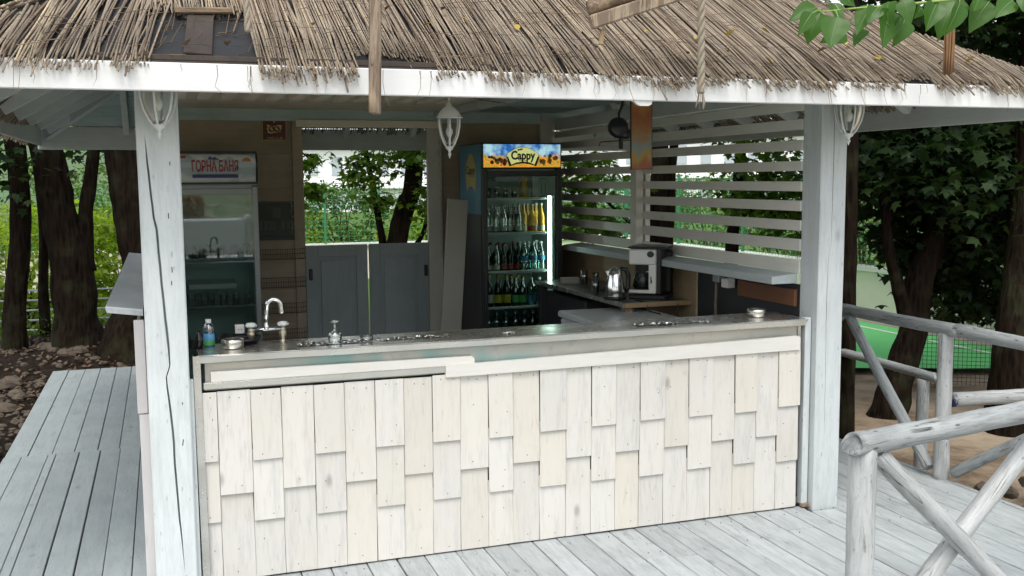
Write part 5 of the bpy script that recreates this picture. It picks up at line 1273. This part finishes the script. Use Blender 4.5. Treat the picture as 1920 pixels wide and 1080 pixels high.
# ---------- things on the counter
def ashtray(label, x, y):
    t = thing('ashtray', label, 'ashtray', (x, y, 1.10)); q = MB(); q.lathe([(0, .002), (.050, .002), (.053, .006), (.053, .044), (.050, .047), (.047, .044), (.044, .038), (.018, .034), (.012, .036), (0, .036)], (x, y, 1.10), 26); q.build('body', M['ash_steel'], t, smooth=True)
    q = MB(); q.lathe([(.0535, .030), (.055, .032), (.0535, .034)], (x, y, 1.10), 26); q.build('rim', M['brass_dull'], t, smooth=True)
ashtray('round steel ashtray at the left end of the counter', .300, 5.0); ashtray('round steel ashtray at the right end of the counter', 3.225, 5.02)
fa = thing('faucet', 'chrome two-handled kitchen faucet with tall curved spout at the left of the counter', 'faucet', (.475, 5.14, 1.10))
fy = 5.13
q = MB(); q.tube([(.40, fy, 1.165), (.548, fy, 1.165)], .0105, 10); q.lathe([(0, -.004), (.016, 0), (.014, .014), (.009, .03), (.0085, .04)], (.472, fy, 1.165), 14); q.build('bridge', M['chrome'], fa, smooth=True)
q = MB(); pts = [(.472, fy, 1.20), (.474, fy, 1.245), (.480, fy, 1.28)]+[(.512-.032*math.cos(a), fy-.004, 1.285+.030*math.sin(a)) for a in [math.pi*k/8 for k in range(9)]]+[(.546, fy-.006, 1.262), (.548, fy-.006, 1.255)]
q.tube(pts, [.0115]*12+[.0105, .011], 10); q.lathe([(.012, 0), (.0135, .004), (.012, .018)], (.548, fy-.006, 1.243), 10); q.build('spout', M['chrome'], fa, smooth=True)
for x in (.397, .552):
    q = MB(); q.lathe([(.017, -.054), (.012, -.046), (.011, -.034), (.018, -.024), (.019, -.004), (.014, .004), (.018, .010), (.010, .018), (.010, .024)], (x, fy, 1.153), 14); q.build('valve_body', M['brass_dull'], fa, smooth=True)
    hd = MB(); hd.lathe([(.010, 0), (.022, .004), (.026, .013), (.022, .024), (.0, .028)], (x, fy-.004, 1.175), 12)
    for k in range(5): a = 2*math.pi*k/5; hd.lathe([(0, .0), (.008, .004), (.008, .012), (0, .016)], (x+.022*math.cos(a), fy+.022*math.sin(a), 1.178), 8)
    hd.build('handle', M['lamp_white'], fa, smooth=True)
gl = thing('stem_glass', 'upturned stemmed glass standing on the mirror sheet left of the middle', 'glass', (.79, 4.99, 1.105))
q = MB(); q.lathe([(.030, 0), (.034, .012), (.034, .030), (.026, .046), (.008, .056)], (.79, 4.99, 1.106), 18); q.build('bowl', M['clear_glass'], gl, smooth=True)
q = MB(); q.lathe([(.008, .056), (.005, .062), (.009, .070), (.005, .078), (.006, .092)], (.79, 4.99, 1.106), 12); q.build('stem', M['clear_glass'], gl, smooth=True)
q = MB(); q.lathe([(.006, .092), (.034, .100), (.035, .102), (0, .101)], (.79, 4.99, 1.106), 20); q.build('foot', M['clear_glass'], gl, smooth=True)
q = MB(); q.lathe([(0, .002), (.030, .002), (.034, .022), (.030, .026), (.026, .008), (0, .006)], (.945, 4.97, 1.103), 18); q.build('glass_dish', M['clear_glass'], smooth=True, label='small low glass dish on the counter right of the upturned glass', cat='dish')
sb = thing('soap_bottle', 'small blue dish soap bottle with white cap behind the left ashtray', 'bottle', (.195, 5.11, 1.10))
q = MB(); q.lathe([(0, 0), (.026, 0), (.028, .01), (.028, .055), (.022, .065)], (.195, 5.11, 1.10), 16); q.build('lower_body', M['soap_blue'], sb, smooth=True)
q = MB(); q.lathe([(.0285, .008), (.0285, .03)], (.195, 5.11, 1.10), 16); q.build('label', M['soap_green'], sb, smooth=True)
q = MB(); q.lathe([(.024, .064), (.026, .09), (.020, .105), (.012, .115)], (.195, 5.11, 1.10), 14); q.build('upper_body', M['clear_glass'], sb, smooth=True)
q = MB(); q.lathe([(.013, .113), (.014, .132), (0, .133)], (.195, 5.11, 1.10), 12); q.build('cap', M['white_plastic'], sb, smooth=True)
q = MB(); q.lathe([(0, 0), (.020, 0), (.021, .045), (.012, .065), (.012, .085), (0, .086)], (.145, 5.05, 1.10), 14); q.build('jar', M['bottle_dark'], smooth=True, label='small dark jar at the very left end of the counter', cat='jar')
pn = thing('pan', 'shallow black pan behind the left ashtray on the counter', 'pan', (.345, 5.13, 1.10))
q = MB(); q.lathe([(0, .003), (.085, .003), (.105, .03), (.108, .032), (.086, .008), (0, .008)], (.345, 5.13, 1.101), 24); q.build('dish', M['black_plastic'], pn, smooth=True)
q = MB(); q.lathe([(0, .03), (.03, .028), (.032, .034), (0, .038)], (.345, 5.13, 1.10), 14); q.build('knob', M['black_plastic'], pn, smooth=True)
so_ = thing('wall_socket', 'small cream socket box standing behind the pan in front of the water fridge', 'socket', (.36, 5.235, 1.10)); MB().box((.350, 5.235, 1.158), (.046, .03, .046), bev=.004).build('plate', M['white_plastic'], so_)
q = MB()
for dx in (-.01, .01): q.lathe([(0, -.001), (.003, 0)], (.350+dx*.7, 5.2185, 1.158), 8, 'Y')
q.build('pin_holes', M['nail'], so_)
MB().box((.350, 5.24, 1.10), (.02, .02, .06)).build('stem', M['charcoal'], so_)

# ---------- lanterns
def lantern(label, c, hang, r=.062, hh=.15, wall=False):
    x, y, z = c; t = thing('lantern', label, 'lantern', (x, y, z))
    q = MB(); q.lathe([(r*.95, .0), (r*1.05, .004), (r*.98, .012), (r*.80, .03), (r*.45, .052), (r*.25, .058), (r*.18, .072), (0, .078)], (x, y, z), 24); q.build('cap', M['lamp_white'], t, smooth=True)
    q = MB(); q.lathe([(r*1.12, -.004), (r*1.16, .0), (r*1.0, .004), (r*.9, -.004)], (x, y, z), 24); q.build('rim', M['lamp_white'], t, smooth=True)
    q = MB()
    for k in range(6):
        a = 2*math.pi*k/6+.3; pts = [(x+math.cos(a)*rr_, y+math.sin(a)*rr_, z+zz) for rr_, zz in ((r*.98, -.004), (r*.96, -hh*.3), (r*.80, -hh*.62), (r*.52, -hh*.88), (r*.34, -hh))]
        q.tube(pts, .0058, 6)
    q.build('cage_rib', M['lamp_white'], t, smooth=True)
    q = MB(); q.lathe([(r*.90, -.004), (r*.88, -hh*.3), (r*.72, -hh*.62), (r*.44, -hh*.88), (0, -hh*.98)], (x, y, z), 24); q.build('glass', M['lamp_glass'], t, smooth=True)
    q = MB(); q.lathe([(r*.36, -hh), (r*.30, -hh-.014), (r*.12, -hh-.022), (r*.10, -hh-.034), (r*.16, -hh-.04), (r*.10, -hh-.048), (0, -hh-.066)], (x, y, z), 16); q.build('finial', M['lamp_white'], t, smooth=True)
    q = MB(); q.lathe([(0, -.01), (.010, -.01), (.010, -.05), (.018, -.062), (.020, -.08), (.010, -.10), (0, -.102)], (x, y, z), 12); q.build('bulb', M['white_plastic'], t, smooth=True)
    if hang:
        q = MB(); n_ = int(hang/.016)
        for k in range(n_):
            zz = z+.078+k*.016+.008; ax = k % 2
            q.tube([(x+(.005*math.cos(a) if ax else 0), y+(0 if ax else .005*math.cos(a)), zz+.010*math.sin(a)) for a in [2*math.pi*j/8 for j in range(9)]], .0013, 4, False)
        q.build('chain', M['lamp_white'], t)
    if wall:
        q = MB(); q.tube([(x, y, z+.07), (x, y, z+.12), (x, y+.04, z+.14), (x, 4.75 if x < 1 else 4.795, z+.10)], .007, 8); q.build('arm', M['lamp_white'], t, smooth=True)
        q = MB(); q.lathe([(0, -.008), (.035, -.006), (.035, .004)], (x, 4.748 if x < 1 else 4.793, z+.10), 16, 'Y'); q.build('wall_plate', M['lamp_white'], t, smooth=True)
lantern('white hanging lantern on a chain in the middle of the bar opening', (1.452, 5.2, 2.225), .19)
lantern('white wall lantern on the left post, its top hidden by the fascia board', (.008, 4.65, 2.305), 0, .078, .160, True)
lantern('white wall lantern on the right post, its top hidden by the fascia board', (3.575, 4.69, 2.30), 0, .078, .165, True)
q = MB(); q.tube([(1.46, 5.22, 2.40), (1.55, 5.22, 2.345), (1.62, 5.24, 2.335), (1.60, 5.24, 2.37), (1.56, 5.24, 2.36), (1.62, 5.26, 2.33), (1.9, 5.6, 2.335), (2.3, 6.4, 2.36), (2.8, 7.4, 2.40), (3.3, 8.7, 2.42)], .003, 5); q.build('ceiling_cable', M['black_plastic'], label='thin black cable sagging under the ceiling from the hanging lantern to the back right corner', cat='cable')
# black round fixture
fxx = thing('round_fixture', 'black round fixture hanging from a bent rod left of the orange banner', 'fixture', (2.9, 6.2, 2.45))
q = MB(); q.tube([(2.93, 6.2, 2.46), (2.925, 6.2, 2.38), (2.90, 6.2, 2.33), (2.90, 6.2, 2.29)], .009, 8); q.build('rod', M['black_plastic'], fxx, smooth=True)
q = MB(); q.lathe([(0, -.04), (.05, -.038), (.068, -.02), (.070, .01), (.05, .035), (0, .04)], (2.893, 6.2, 2.235), 22, 'Y'); q.build('housing', M['black_plastic'], fxx, smooth=True)
q = MB(); q.lathe([(0, -.03), (.034, -.03), (.036, .03), (0, .03)], (2.94, 6.2, 2.195), 16, 'X'); q.build('motor', M['black_plastic'], fxx, smooth=True)
q = MB(); q.box((2.915, 6.2, 2.14), (.02, .03, .09)); q.tube([(2.76, 6.2, 2.115), (2.765, 6.2, 2.14), (2.90, 6.2, 2.15), (3.0, 6.2, 2.155)], .004, 6); q.build('bracket', M['black_plastic'], fxx)
bn = thing('banner_board', 'narrow upright orange and red printed board hanging under the eave at the right', 'banner', (2.62, 5.3, 2.36))
MB().box((2.62, 5.3, 2.15), (.137, .012, .40), Matrix.Rotation(-.01, 3, 'Y'), .001).build('frame', M['black_plastic'], bn); MB().box((2.618, 5.292, 2.15), (.126, .006, .392), Matrix.Rotation(-.01, 3, 'Y'), .001).build('print', M['banner_print'], bn)
MB().box((2.62, 5.3, 2.42), (.02, .01, .16)).build('hanger', M['charcoal'], bn)

# ------------------------------------------------------------------ log railings
def log_pts(a, b, n=10, wob=.008, seed=0):
    a, b = Vector(a), Vector(b); rr = random.Random(seed); f1, f2 = rr.uniform(0, 6), rr.uniform(0, 6)
    return [a.lerp(b, i/n)+Vector((math.sin(f1+i*.8), math.sin(f2+i*.9), math.sin(f1+f2+i*.7)))*wob*min(i, n-i, 2)/2 for i in range(n+1)]
def log(name, a, b, r0, r1, mt, parent, seed=0, wob=.006, **kw):
    """log built along its own Z so the grain follows it"""
    a, b = Vector(a), Vector(b); L = (b-a).length; rot = (b-a).to_track_quat('Z', 'Y')
    n = max(8, int(L/.05)); rr = random.Random(seed); ph = rr.uniform(0, 9)
    pts = [Vector((0, 0, -.004))]+[Vector((math.sin(ph+i*.17)*wob*.6, math.sin(ph*2+i*.13)*wob*.6, L*i/n)) for i in range(n+1)]+[Vector((math.sin(ph+n*.17)*wob*.6, math.sin(ph*2+n*.13)*wob*.6, L+.004))]
    rad = [r0*.86]+[(r0+(r1-r0)*i/n)*(1+.05*mnoise.noise(Vector((i*.35, seed, 0)))) for i in range(n+1)]+[r1*.86]
    q = MB(); q.tube(pts, rad, 20, wob=.035, seed=seed)
    for _ in range(int(L*3)+1):      # knots standing proud
        k = rr.randint(1, n-1); an = rr.uniform(0, 6.28); p = pts[k]+Vector((math.cos(an), math.sin(an), 0))*rad[k]*.93
        rad_k = rad[k]*rr.uniform(.12, .25); qq = MB(); vs = []
        q.tube([p-Vector((math.cos(an), math.sin(an), 0))*.01, p+Vector((math.cos(an), math.sin(an), .2))*rad[k]*.12], [rad_k*1.6, rad_k*.6], 7)
    me = q.mesh(name, M[mt], smooth=True); o = bpy.data.objects.new(name, me); COL.objects.link(o)
    o.rotation_mode = 'QUATERNION'; o.rotation_quaternion = rot; o.parent = parent; o.location = a-(wl(parent) if parent else Vector()); return tag(o, **kw)
nr = thing('log_railing', 'near railing of white painted logs with crossed braces at the lower right', 'railing', (2.42, 3.06, 0))
log('post', (2.435, 3.06, 0), (2.425, 3.045, .905), .054, .051, 'log_paint', nr, 1, .004)
log('top_rail', (2.36, 3.02, .925), (4.62, 3.42, .925), .046, .043, 'log_paint_grey', nr, 2, .006)
log('post', (4.62, 3.42, 0), (4.62, 3.42, .90), .050, .047, 'log_paint', nr, 5, .004)
log('brace', (2.49, 3.06, .880), (3.46, 3.23, .02), .040, .037, 'log_paint', nr, 3, .006)
log('brace', (3.66, 3.30, .93), (2.56, 3.14, .03), .040, .040, 'log_paint', nr, 4, .006)
log('post', (3.52, 3.26, 0), (3.52, 3.24, .88), .045, .043, 'log_paint', nr, 6, .004)
fr = thing('log_railing', 'far railing of weathered white logs along the right edge of the deck', 'railing', (4.6, 5.0, 0))
log('top_rail', (4.58, 8.9, .96), (4.60, 4.9, .955), .037, .041, 'log_paint_grey', fr, 11, .008)
log('top_rail', (4.60, 4.93, .955), (4.61, 3.42, .94), .041, .040, 'log_paint_grey', fr, 12, .006)
log('post', (4.60, 5.03, -.02), (4.60, 5.02, .925), .049, .045, 'log_paint', fr, 13, .005)
log('post', (4.58, 8.8, -.02), (4.58, 8.8, .93), .045, .045, 'log_paint_grey', fr, 14, .005)
log('brace', (4.57, 5.93, .92), (4.57, 5.10, .05), .035, .039, 'log_paint_grey', fr, 15, .006)
log('brace', (4.63, 4.94, .05), (4.63, 3.60, .90), .036, .036, 'log_paint_grey', fr, 16, .006)
log('brace', (4.60, 6.05, .92), (4.60, 7.2, .05), .034, .036, 'log_paint_grey', fr, 17, .006)
log('post', (4.60, 7.3, -.02), (4.60, 7.3, .92), .045, .045, 'log_paint_grey', fr, 18, .005)
rr3 = thing('log_railing', 'lower grey log railing beyond the deck, in front of the leaning maple', 'railing', (5.28, 5.98, -.35))
log('post', (5.28, 5.98, -.40), (5.28, 5.98, .40), .047, .044, 'log_paint_grey', rr3, 21, .005)
log('rail', (5.30, 5.86, .44), (5.36, 8.6, .44), .034, .034, 'log_paint_grey', rr3, 22, .006)
log('post', (5.36, 8.4, -.40), (5.36, 8.4, .40), .044, .044, 'log_paint_grey', rr3, 23, .005)
log('brace', (5.36, 7.6, .40), (5.36, 8.3, -.30), .030, .032, 'log_paint_grey', rr3, 25, .005)
lgp = thing('loose_log', 'horizontal white painted log with a dark cut end just outside the railing', 'log', (4.8, 5.0, .3))
log('stem', (4.74, 5.10, .475), (6.1, 4.9, .47), .046, .046, 'log_paint', lgp, 24, .004)
MB().lathe([(0, -.003), (.0465, -.002), (.047, .006)], (4.738, 5.10, .475), 18, 'X').build('dark_end', M['text_navy'], lgp, smooth=True)
log('post', (5.5, 4.99, -.4), (5.5, 4.99, .43), .04, .04, 'log_paint_grey', lgp, 26, .004)
st = MB(); rr = random.Random(8)
for k in range(26):
    q = MB(); x = rr.uniform(4.78, 5.6); y = rr.uniform(4.2, 5.3); rock(q, (x, y, -.30+rr.uniform(0, .16)), rr.uniform(.035, .08), rr); q.build('stone', M['stone'], label='mossy rough stone heaped under the loose white log beside the deck', cat='stone', group='stones heaped beside the deck')

# dark net fence at the far right
mesh_fence('net_fence', 'black chain-link fence panel standing between the trunks at the right', (7.6, 8.9), (10.8, 6.9), -.35, .62, 'mesh_black', .045, 1.2, .045, .004)
for k, zz in enumerate((.70,)):
    q = MB(); a = Vector((7.8, 9.1, .66)); b = Vector((9.9, 7.9, .66)); q.tube([a, b], .014, 6); q.tube([a, a+Vector((0, 0, .38)), a.lerp(b, .06)+Vector((0, 0, .43)), a.lerp(b, .94)+Vector((0, 0, .43)), b+Vector((0, 0, .38)), b], .014, 6); q.build('gate_frame', M['mesh_black'], label='black tubular frame above the chain-link fence at the right', cat='gate frame')

# ------------------------------------------------------------------ hanging pole, ropes, log beam in front of the roof
hf = thing('log_crossbeam', 'bare log frame above the roof front, its cut beam ends showing at the top', 'log frame', (2, 4.0, 2.9))
log('crossbeam', (-.6, 4.12, 3.00), (5.2, 4.05, 3.02), .055, .05, 'bare_log', hf, 31, .01)
log('upright', (-1.5, 4.1, -.3), (-1.5, 4.1, 3.1), .06, .055, 'bare_log', hf, 32, .01); log('crossbeam', (-1.55, 4.12, 3.0), (-.58, 4.12, 3.0), .05, .05, 'bare_log', hf, 33, .01)
log('upright', (5.2, 4.05, -.3), (5.2, 4.05, 3.1), .06, .055, 'bare_log', hf, 34, .01)
log('beam_end', (1.645, 3.80, 2.575), (2.75, 3.72, 2.98), .030, .04, 'bare_beam', hf, 35, .003)
MB().bar((1.648, 3.79, 2.518), (2.86, 3.70, 2.92), .05, .055, .006).build('beam_end', M['bare_log'], hf)
MB().box((1.70, 3.80, 2.465), (.018, .012, .06), Matrix.Rotation(.12, 3, 'Y')).build('peg', M['worktop_edge'], hf)
log('hanging_pole', (.833, 4.10, 2.172), (.858, 4.10, 3.02), .025, .0265, 'bare_log', None, 36, .003, label='peeled wooden pole hanging down in front of the white fascia, left of the middle', cat='pole')
def rope(label, x, y, za, zb, r, mt, frayed=True):
    t = thing('rope', label, 'rope', (x, y, za)); n_ = int((zb-za)/.008)
    for s_ in range(3):
        q = MB(); q.tube([(x+r*.55*math.cos(i*.36+s_*2.094)+(i/n_)*-.006, y+r*.55*math.sin(i*.36+s_*2.094), za+(zb-za)*i/n_) for i in range(n_+1)], r*.6, 6); q.build('strand', M[mt], t, smooth=True)
    if frayed:
        q = MB()
        for k in range(22): a = RX.uniform(0, 6.28); q.tube([(x+r*.5*math.cos(a), y+r*.5*math.sin(a), za+.02), (x+r*1.0*math.cos(a), y+r*math.sin(a), za-.03), (x+r*1.4*math.cos(a), y+r*1.4*math.sin(a), za-RX.uniform(.04, .08))], [.0018, .0014, .0008], 3)
        q.build('frayed_end', M[mt], t, kind='stuff')
rope('twisted pale rope with frayed end hanging in front of the roof, right of middle', 2.352, 4.15, 2.285, 3.03, .0165, 'rope')
rope('thin pale rope end hanging over the reeds near the bare patch', .355, 4.22, 2.49, 3.0, .012, 'rope', False)
tb = thing('twine_bundle', 'bundle of brown twine hanging at the right, just below the green leaves', 'twine', (3.61, 4.0, 2.4))
for k in range(16):
    a = k*.39; r_ = .022*(.4+.6*((k*7) % 5)/4); q = MB(); q.tube([(3.612+r_*math.cos(a)+.003*math.sin(i*.7+k), 4.0+r_*math.sin(a), 2.385+.02*((k*3) % 4)/4+.64*i/8) for i in range(9)], .0055, 5); q.build('strand', M['twine'], tb, smooth=True)

# ------------------------------------------------------------------ near leafy branch, upper right
LEAVES = [([1.428, 1.999, 2.283], [1.359, 1.999, 2.257]), ([1.462, 2.033, 2.278], [1.419, 2.019, 2.21]), ([1.395, 1.969, 2.265], [1.357, 1.956, 2.217]), ([1.488, 2.027, 2.301], [1.496, 1.997, 2.248]), ([1.46, 1.964, 2.259], [1.428, 1.945, 2.186]), ([1.539, 1.951, 2.28], [1.491, 1.94, 2.223]), ([1.551, 1.985, 2.237], [1.511, 1.973, 2.201]), ([1.577, 1.936, 2.277], [1.549, 1.914, 2.186]), ([1.619, 1.934, 2.256], [1.589, 1.917, 2.196]), ([1.581, 1.896, 2.29], [1.584, 1.868, 2.241]), ([1.67, 1.941, 2.285], [1.647, 1.926, 2.261]), ([1.688, 1.913, 2.293], [1.653, 1.897, 2.229]), ([1.722, 1.879, 2.289], [1.688, 1.861, 2.215]), ([1.821, 1.895, 2.299], [1.767, 1.885, 2.233]), ([1.833, 1.838, 2.293], [1.781, 1.83, 2.253]), ([1.774, 1.876, 2.302], [1.751, 1.859, 2.271]), ([1.841, 1.818, 2.299], [1.825, 1.799, 2.267]), ([1.479, 1.973, 2.309], [1.487, 1.946, 2.283]), ([1.538, 1.927, 2.276], [1.505, 1.914, 2.245])]
br = thing('leafy_branch', 'green leafy branch with heart-shaped leaves reaching in at the top right corner', 'branch', (1.9, 1.85, 2.31))
BR = [(1.437, 1.994, 2.273), (1.494, 1.975, 2.279), (1.621, 1.932, 2.289), (1.759, 1.886, 2.302), (1.873, 1.847, 2.311), (2.024, 1.8, 2.355), (2.6, 1.6, 2.55), (3.4, 1.3, 2.9)]
q = MB(); q.tube(BR, [.0016, .0022, .0028, .0032, .0036, .0045, .008, .016], 8); q.build('stem', M['leaf_rib'], br, smooth=True)
rl = random.Random(21)
def near_leaf(a, b, wmul=.78):
    a, b = Vector(a), Vector(b); L = (b-a).length; d = (b-a).normalized()
    # blade faces roughly towards the viewer side, with a random turn
    n = Vector((-.35, -1, .25)); n = (n-d*n.dot(d)).normalized(); n = Matrix.Rotation(rl.uniform(-.7, .7), 3, d) @ n; u = d.cross(n)
    K = 10; q = MB(); vs = []; curl = rl.uniform(.05, .30); fold = rl.uniform(.10, .40); tw_ = rl.uniform(-.3, .3)
    for i in range(K+1):
        f = i/K; w_ = wmul*L*(math.sin(math.pi*min(1, f**.62))**.9)*(1-.25*f)*.62 if 0 < f < 1 else .0005
        c = a+d*L*f-n*(curl*L*(f**2))+u*(.03*L*math.sin(f*3+tw_))
        for s_ in (-1, -.5, 0, .5, 1):
            vs.append(c+u*(w_*s_)+n*(fold*w_*abs(s_)+.012*L*math.sin(f*19+s_*3)*abs(s_)))
    fs = [(i*5+j, i*5+j+1, (i+1)*5+j+1, (i+1)*5+j) for i in range(K) for j in range(4)]
    q.add(vs, fs); o = q.build('leaf', M['leaf_near'], br, smooth=True)
    v = MB(); v.tube([vs[i*5+2]+n*.0006 for i in range(K)], [.0008-.00006*i for i in range(K)], 4); v.build('midrib', M['leaf_vein'], o)
    # leaf stalk to the nearest point of the stem
    best = min(((Vector(BR[i]).lerp(Vector(BR[i+1]), t/6)) for i in range(6) for t in range(7)), key=lambda p: (p-a).length)
    s2 = MB(); s2.tube([best, best.lerp(a, .5)+Vector((0, 0, .004)), a], [.0012, .001, .0009], 5); s2.build('leaf_stalk', M['leaf_rib'], br)
for a, b in LEAVES: near_leaf(a, b, rl.uniform(.54, .74))
for a, b in LEAVES[6::3]:
    o_ = Vector((rl.uniform(-.02, .04), rl.uniform(.03, .07), rl.uniform(0, .02))); near_leaf(Vector(a)+o_, Vector(b)+o_+Vector((rl.uniform(-.03, .03), 0, rl.uniform(-.01, .02))), rl.uniform(.5, .7))
for k in range(14):
    p = Vector((1.95, 1.83, 2.33)).lerp(Vector((3.2, 1.35, 2.8)), k/14)+Vector((rl.uniform(-.03, .03), rl.uniform(-.04, .04), -.02)); near_leaf(p, p+Vector((rl.uniform(-.04, .03), rl.uniform(-.03, .03), -.07)))

# ------------------------------------------------------------------ the place behind the viewer (mirrored in the fridge glass and the steel)
fb = thing('flower_bed', 'bed of orange flowers beyond the path', 'flower bed', (3, -24, -.3))
r = np.random.default_rng(2); P_ = np.stack([r.uniform(-3, 1.5, 5000), r.uniform(-25, -22, 5000), r.uniform(.2, 1.35, 5000)], 1)
leaves('flowers', P_, np.full(5000, .16), 'tv_orange', fb, 'kite', 0, seed=3)
MB().box((1.1, -9, .45), (1.5, 1.2, 1.1), bev=.02).build('white_counter', M['bldg_white'], label='white painted service block on the lawn', cat='block')
gp_ = thing('globe_lamp', 'garden lamp with a white globe on a thin post', 'lamp', (2.05, -10, -.3)); MB().tube([(2.05, -10, -.3), (2.05, -10, .85)], .035, 8).build('post', M['lamp_white'], gp_); MB().lathe([(0, -.12), (.08, -.09), (.12, 0), (.08, .09), (0, .12)], (2.05, -10, .95), 16).build('globe', M['globe_white'], gp_, smooth=True)
ch = thing('deck_chair', 'striped deck chair beside the globe lamp', 'chair', (1.85, -13, -.3))
for k in range(9): MB().box((1.5+.09*k, -13, .45), (.045, 1.1, .02), Matrix.Rotation(.7, 3, 'X')).build('stripe', M['stripe_blue' if k % 2 else 'bldg_white'], ch)
for sx_ in (1.47, 2.26): MB().bar((sx_, -13.5, -.3), (sx_, -12.5, .9), .03, .04).build('leg', M['bare_log'], ch)
for i, (x, y) in enumerate(((-9, -18), (-2, -30), (9, -30), (16, -20), (-14, -8), (22, -8))):
    tree(['broad tree left of the lawn', 'round tree beyond the flower bed', 'tall tree beyond the deck chair', 'wide tree right of the lawn', 'tree by the far left path', 'tree by the far right path'][i], [([(x, y, -.4), (x+.1, y, 2), (x, y, 4)], [.3, .22, .15])], [(x, y, 5.5, 3.5, 3.0, 2.8, 120)], leafm='leaf_mid', lsize=.5, per=22, cr=.6, shape='kite', seed=200+i, canopy=False)
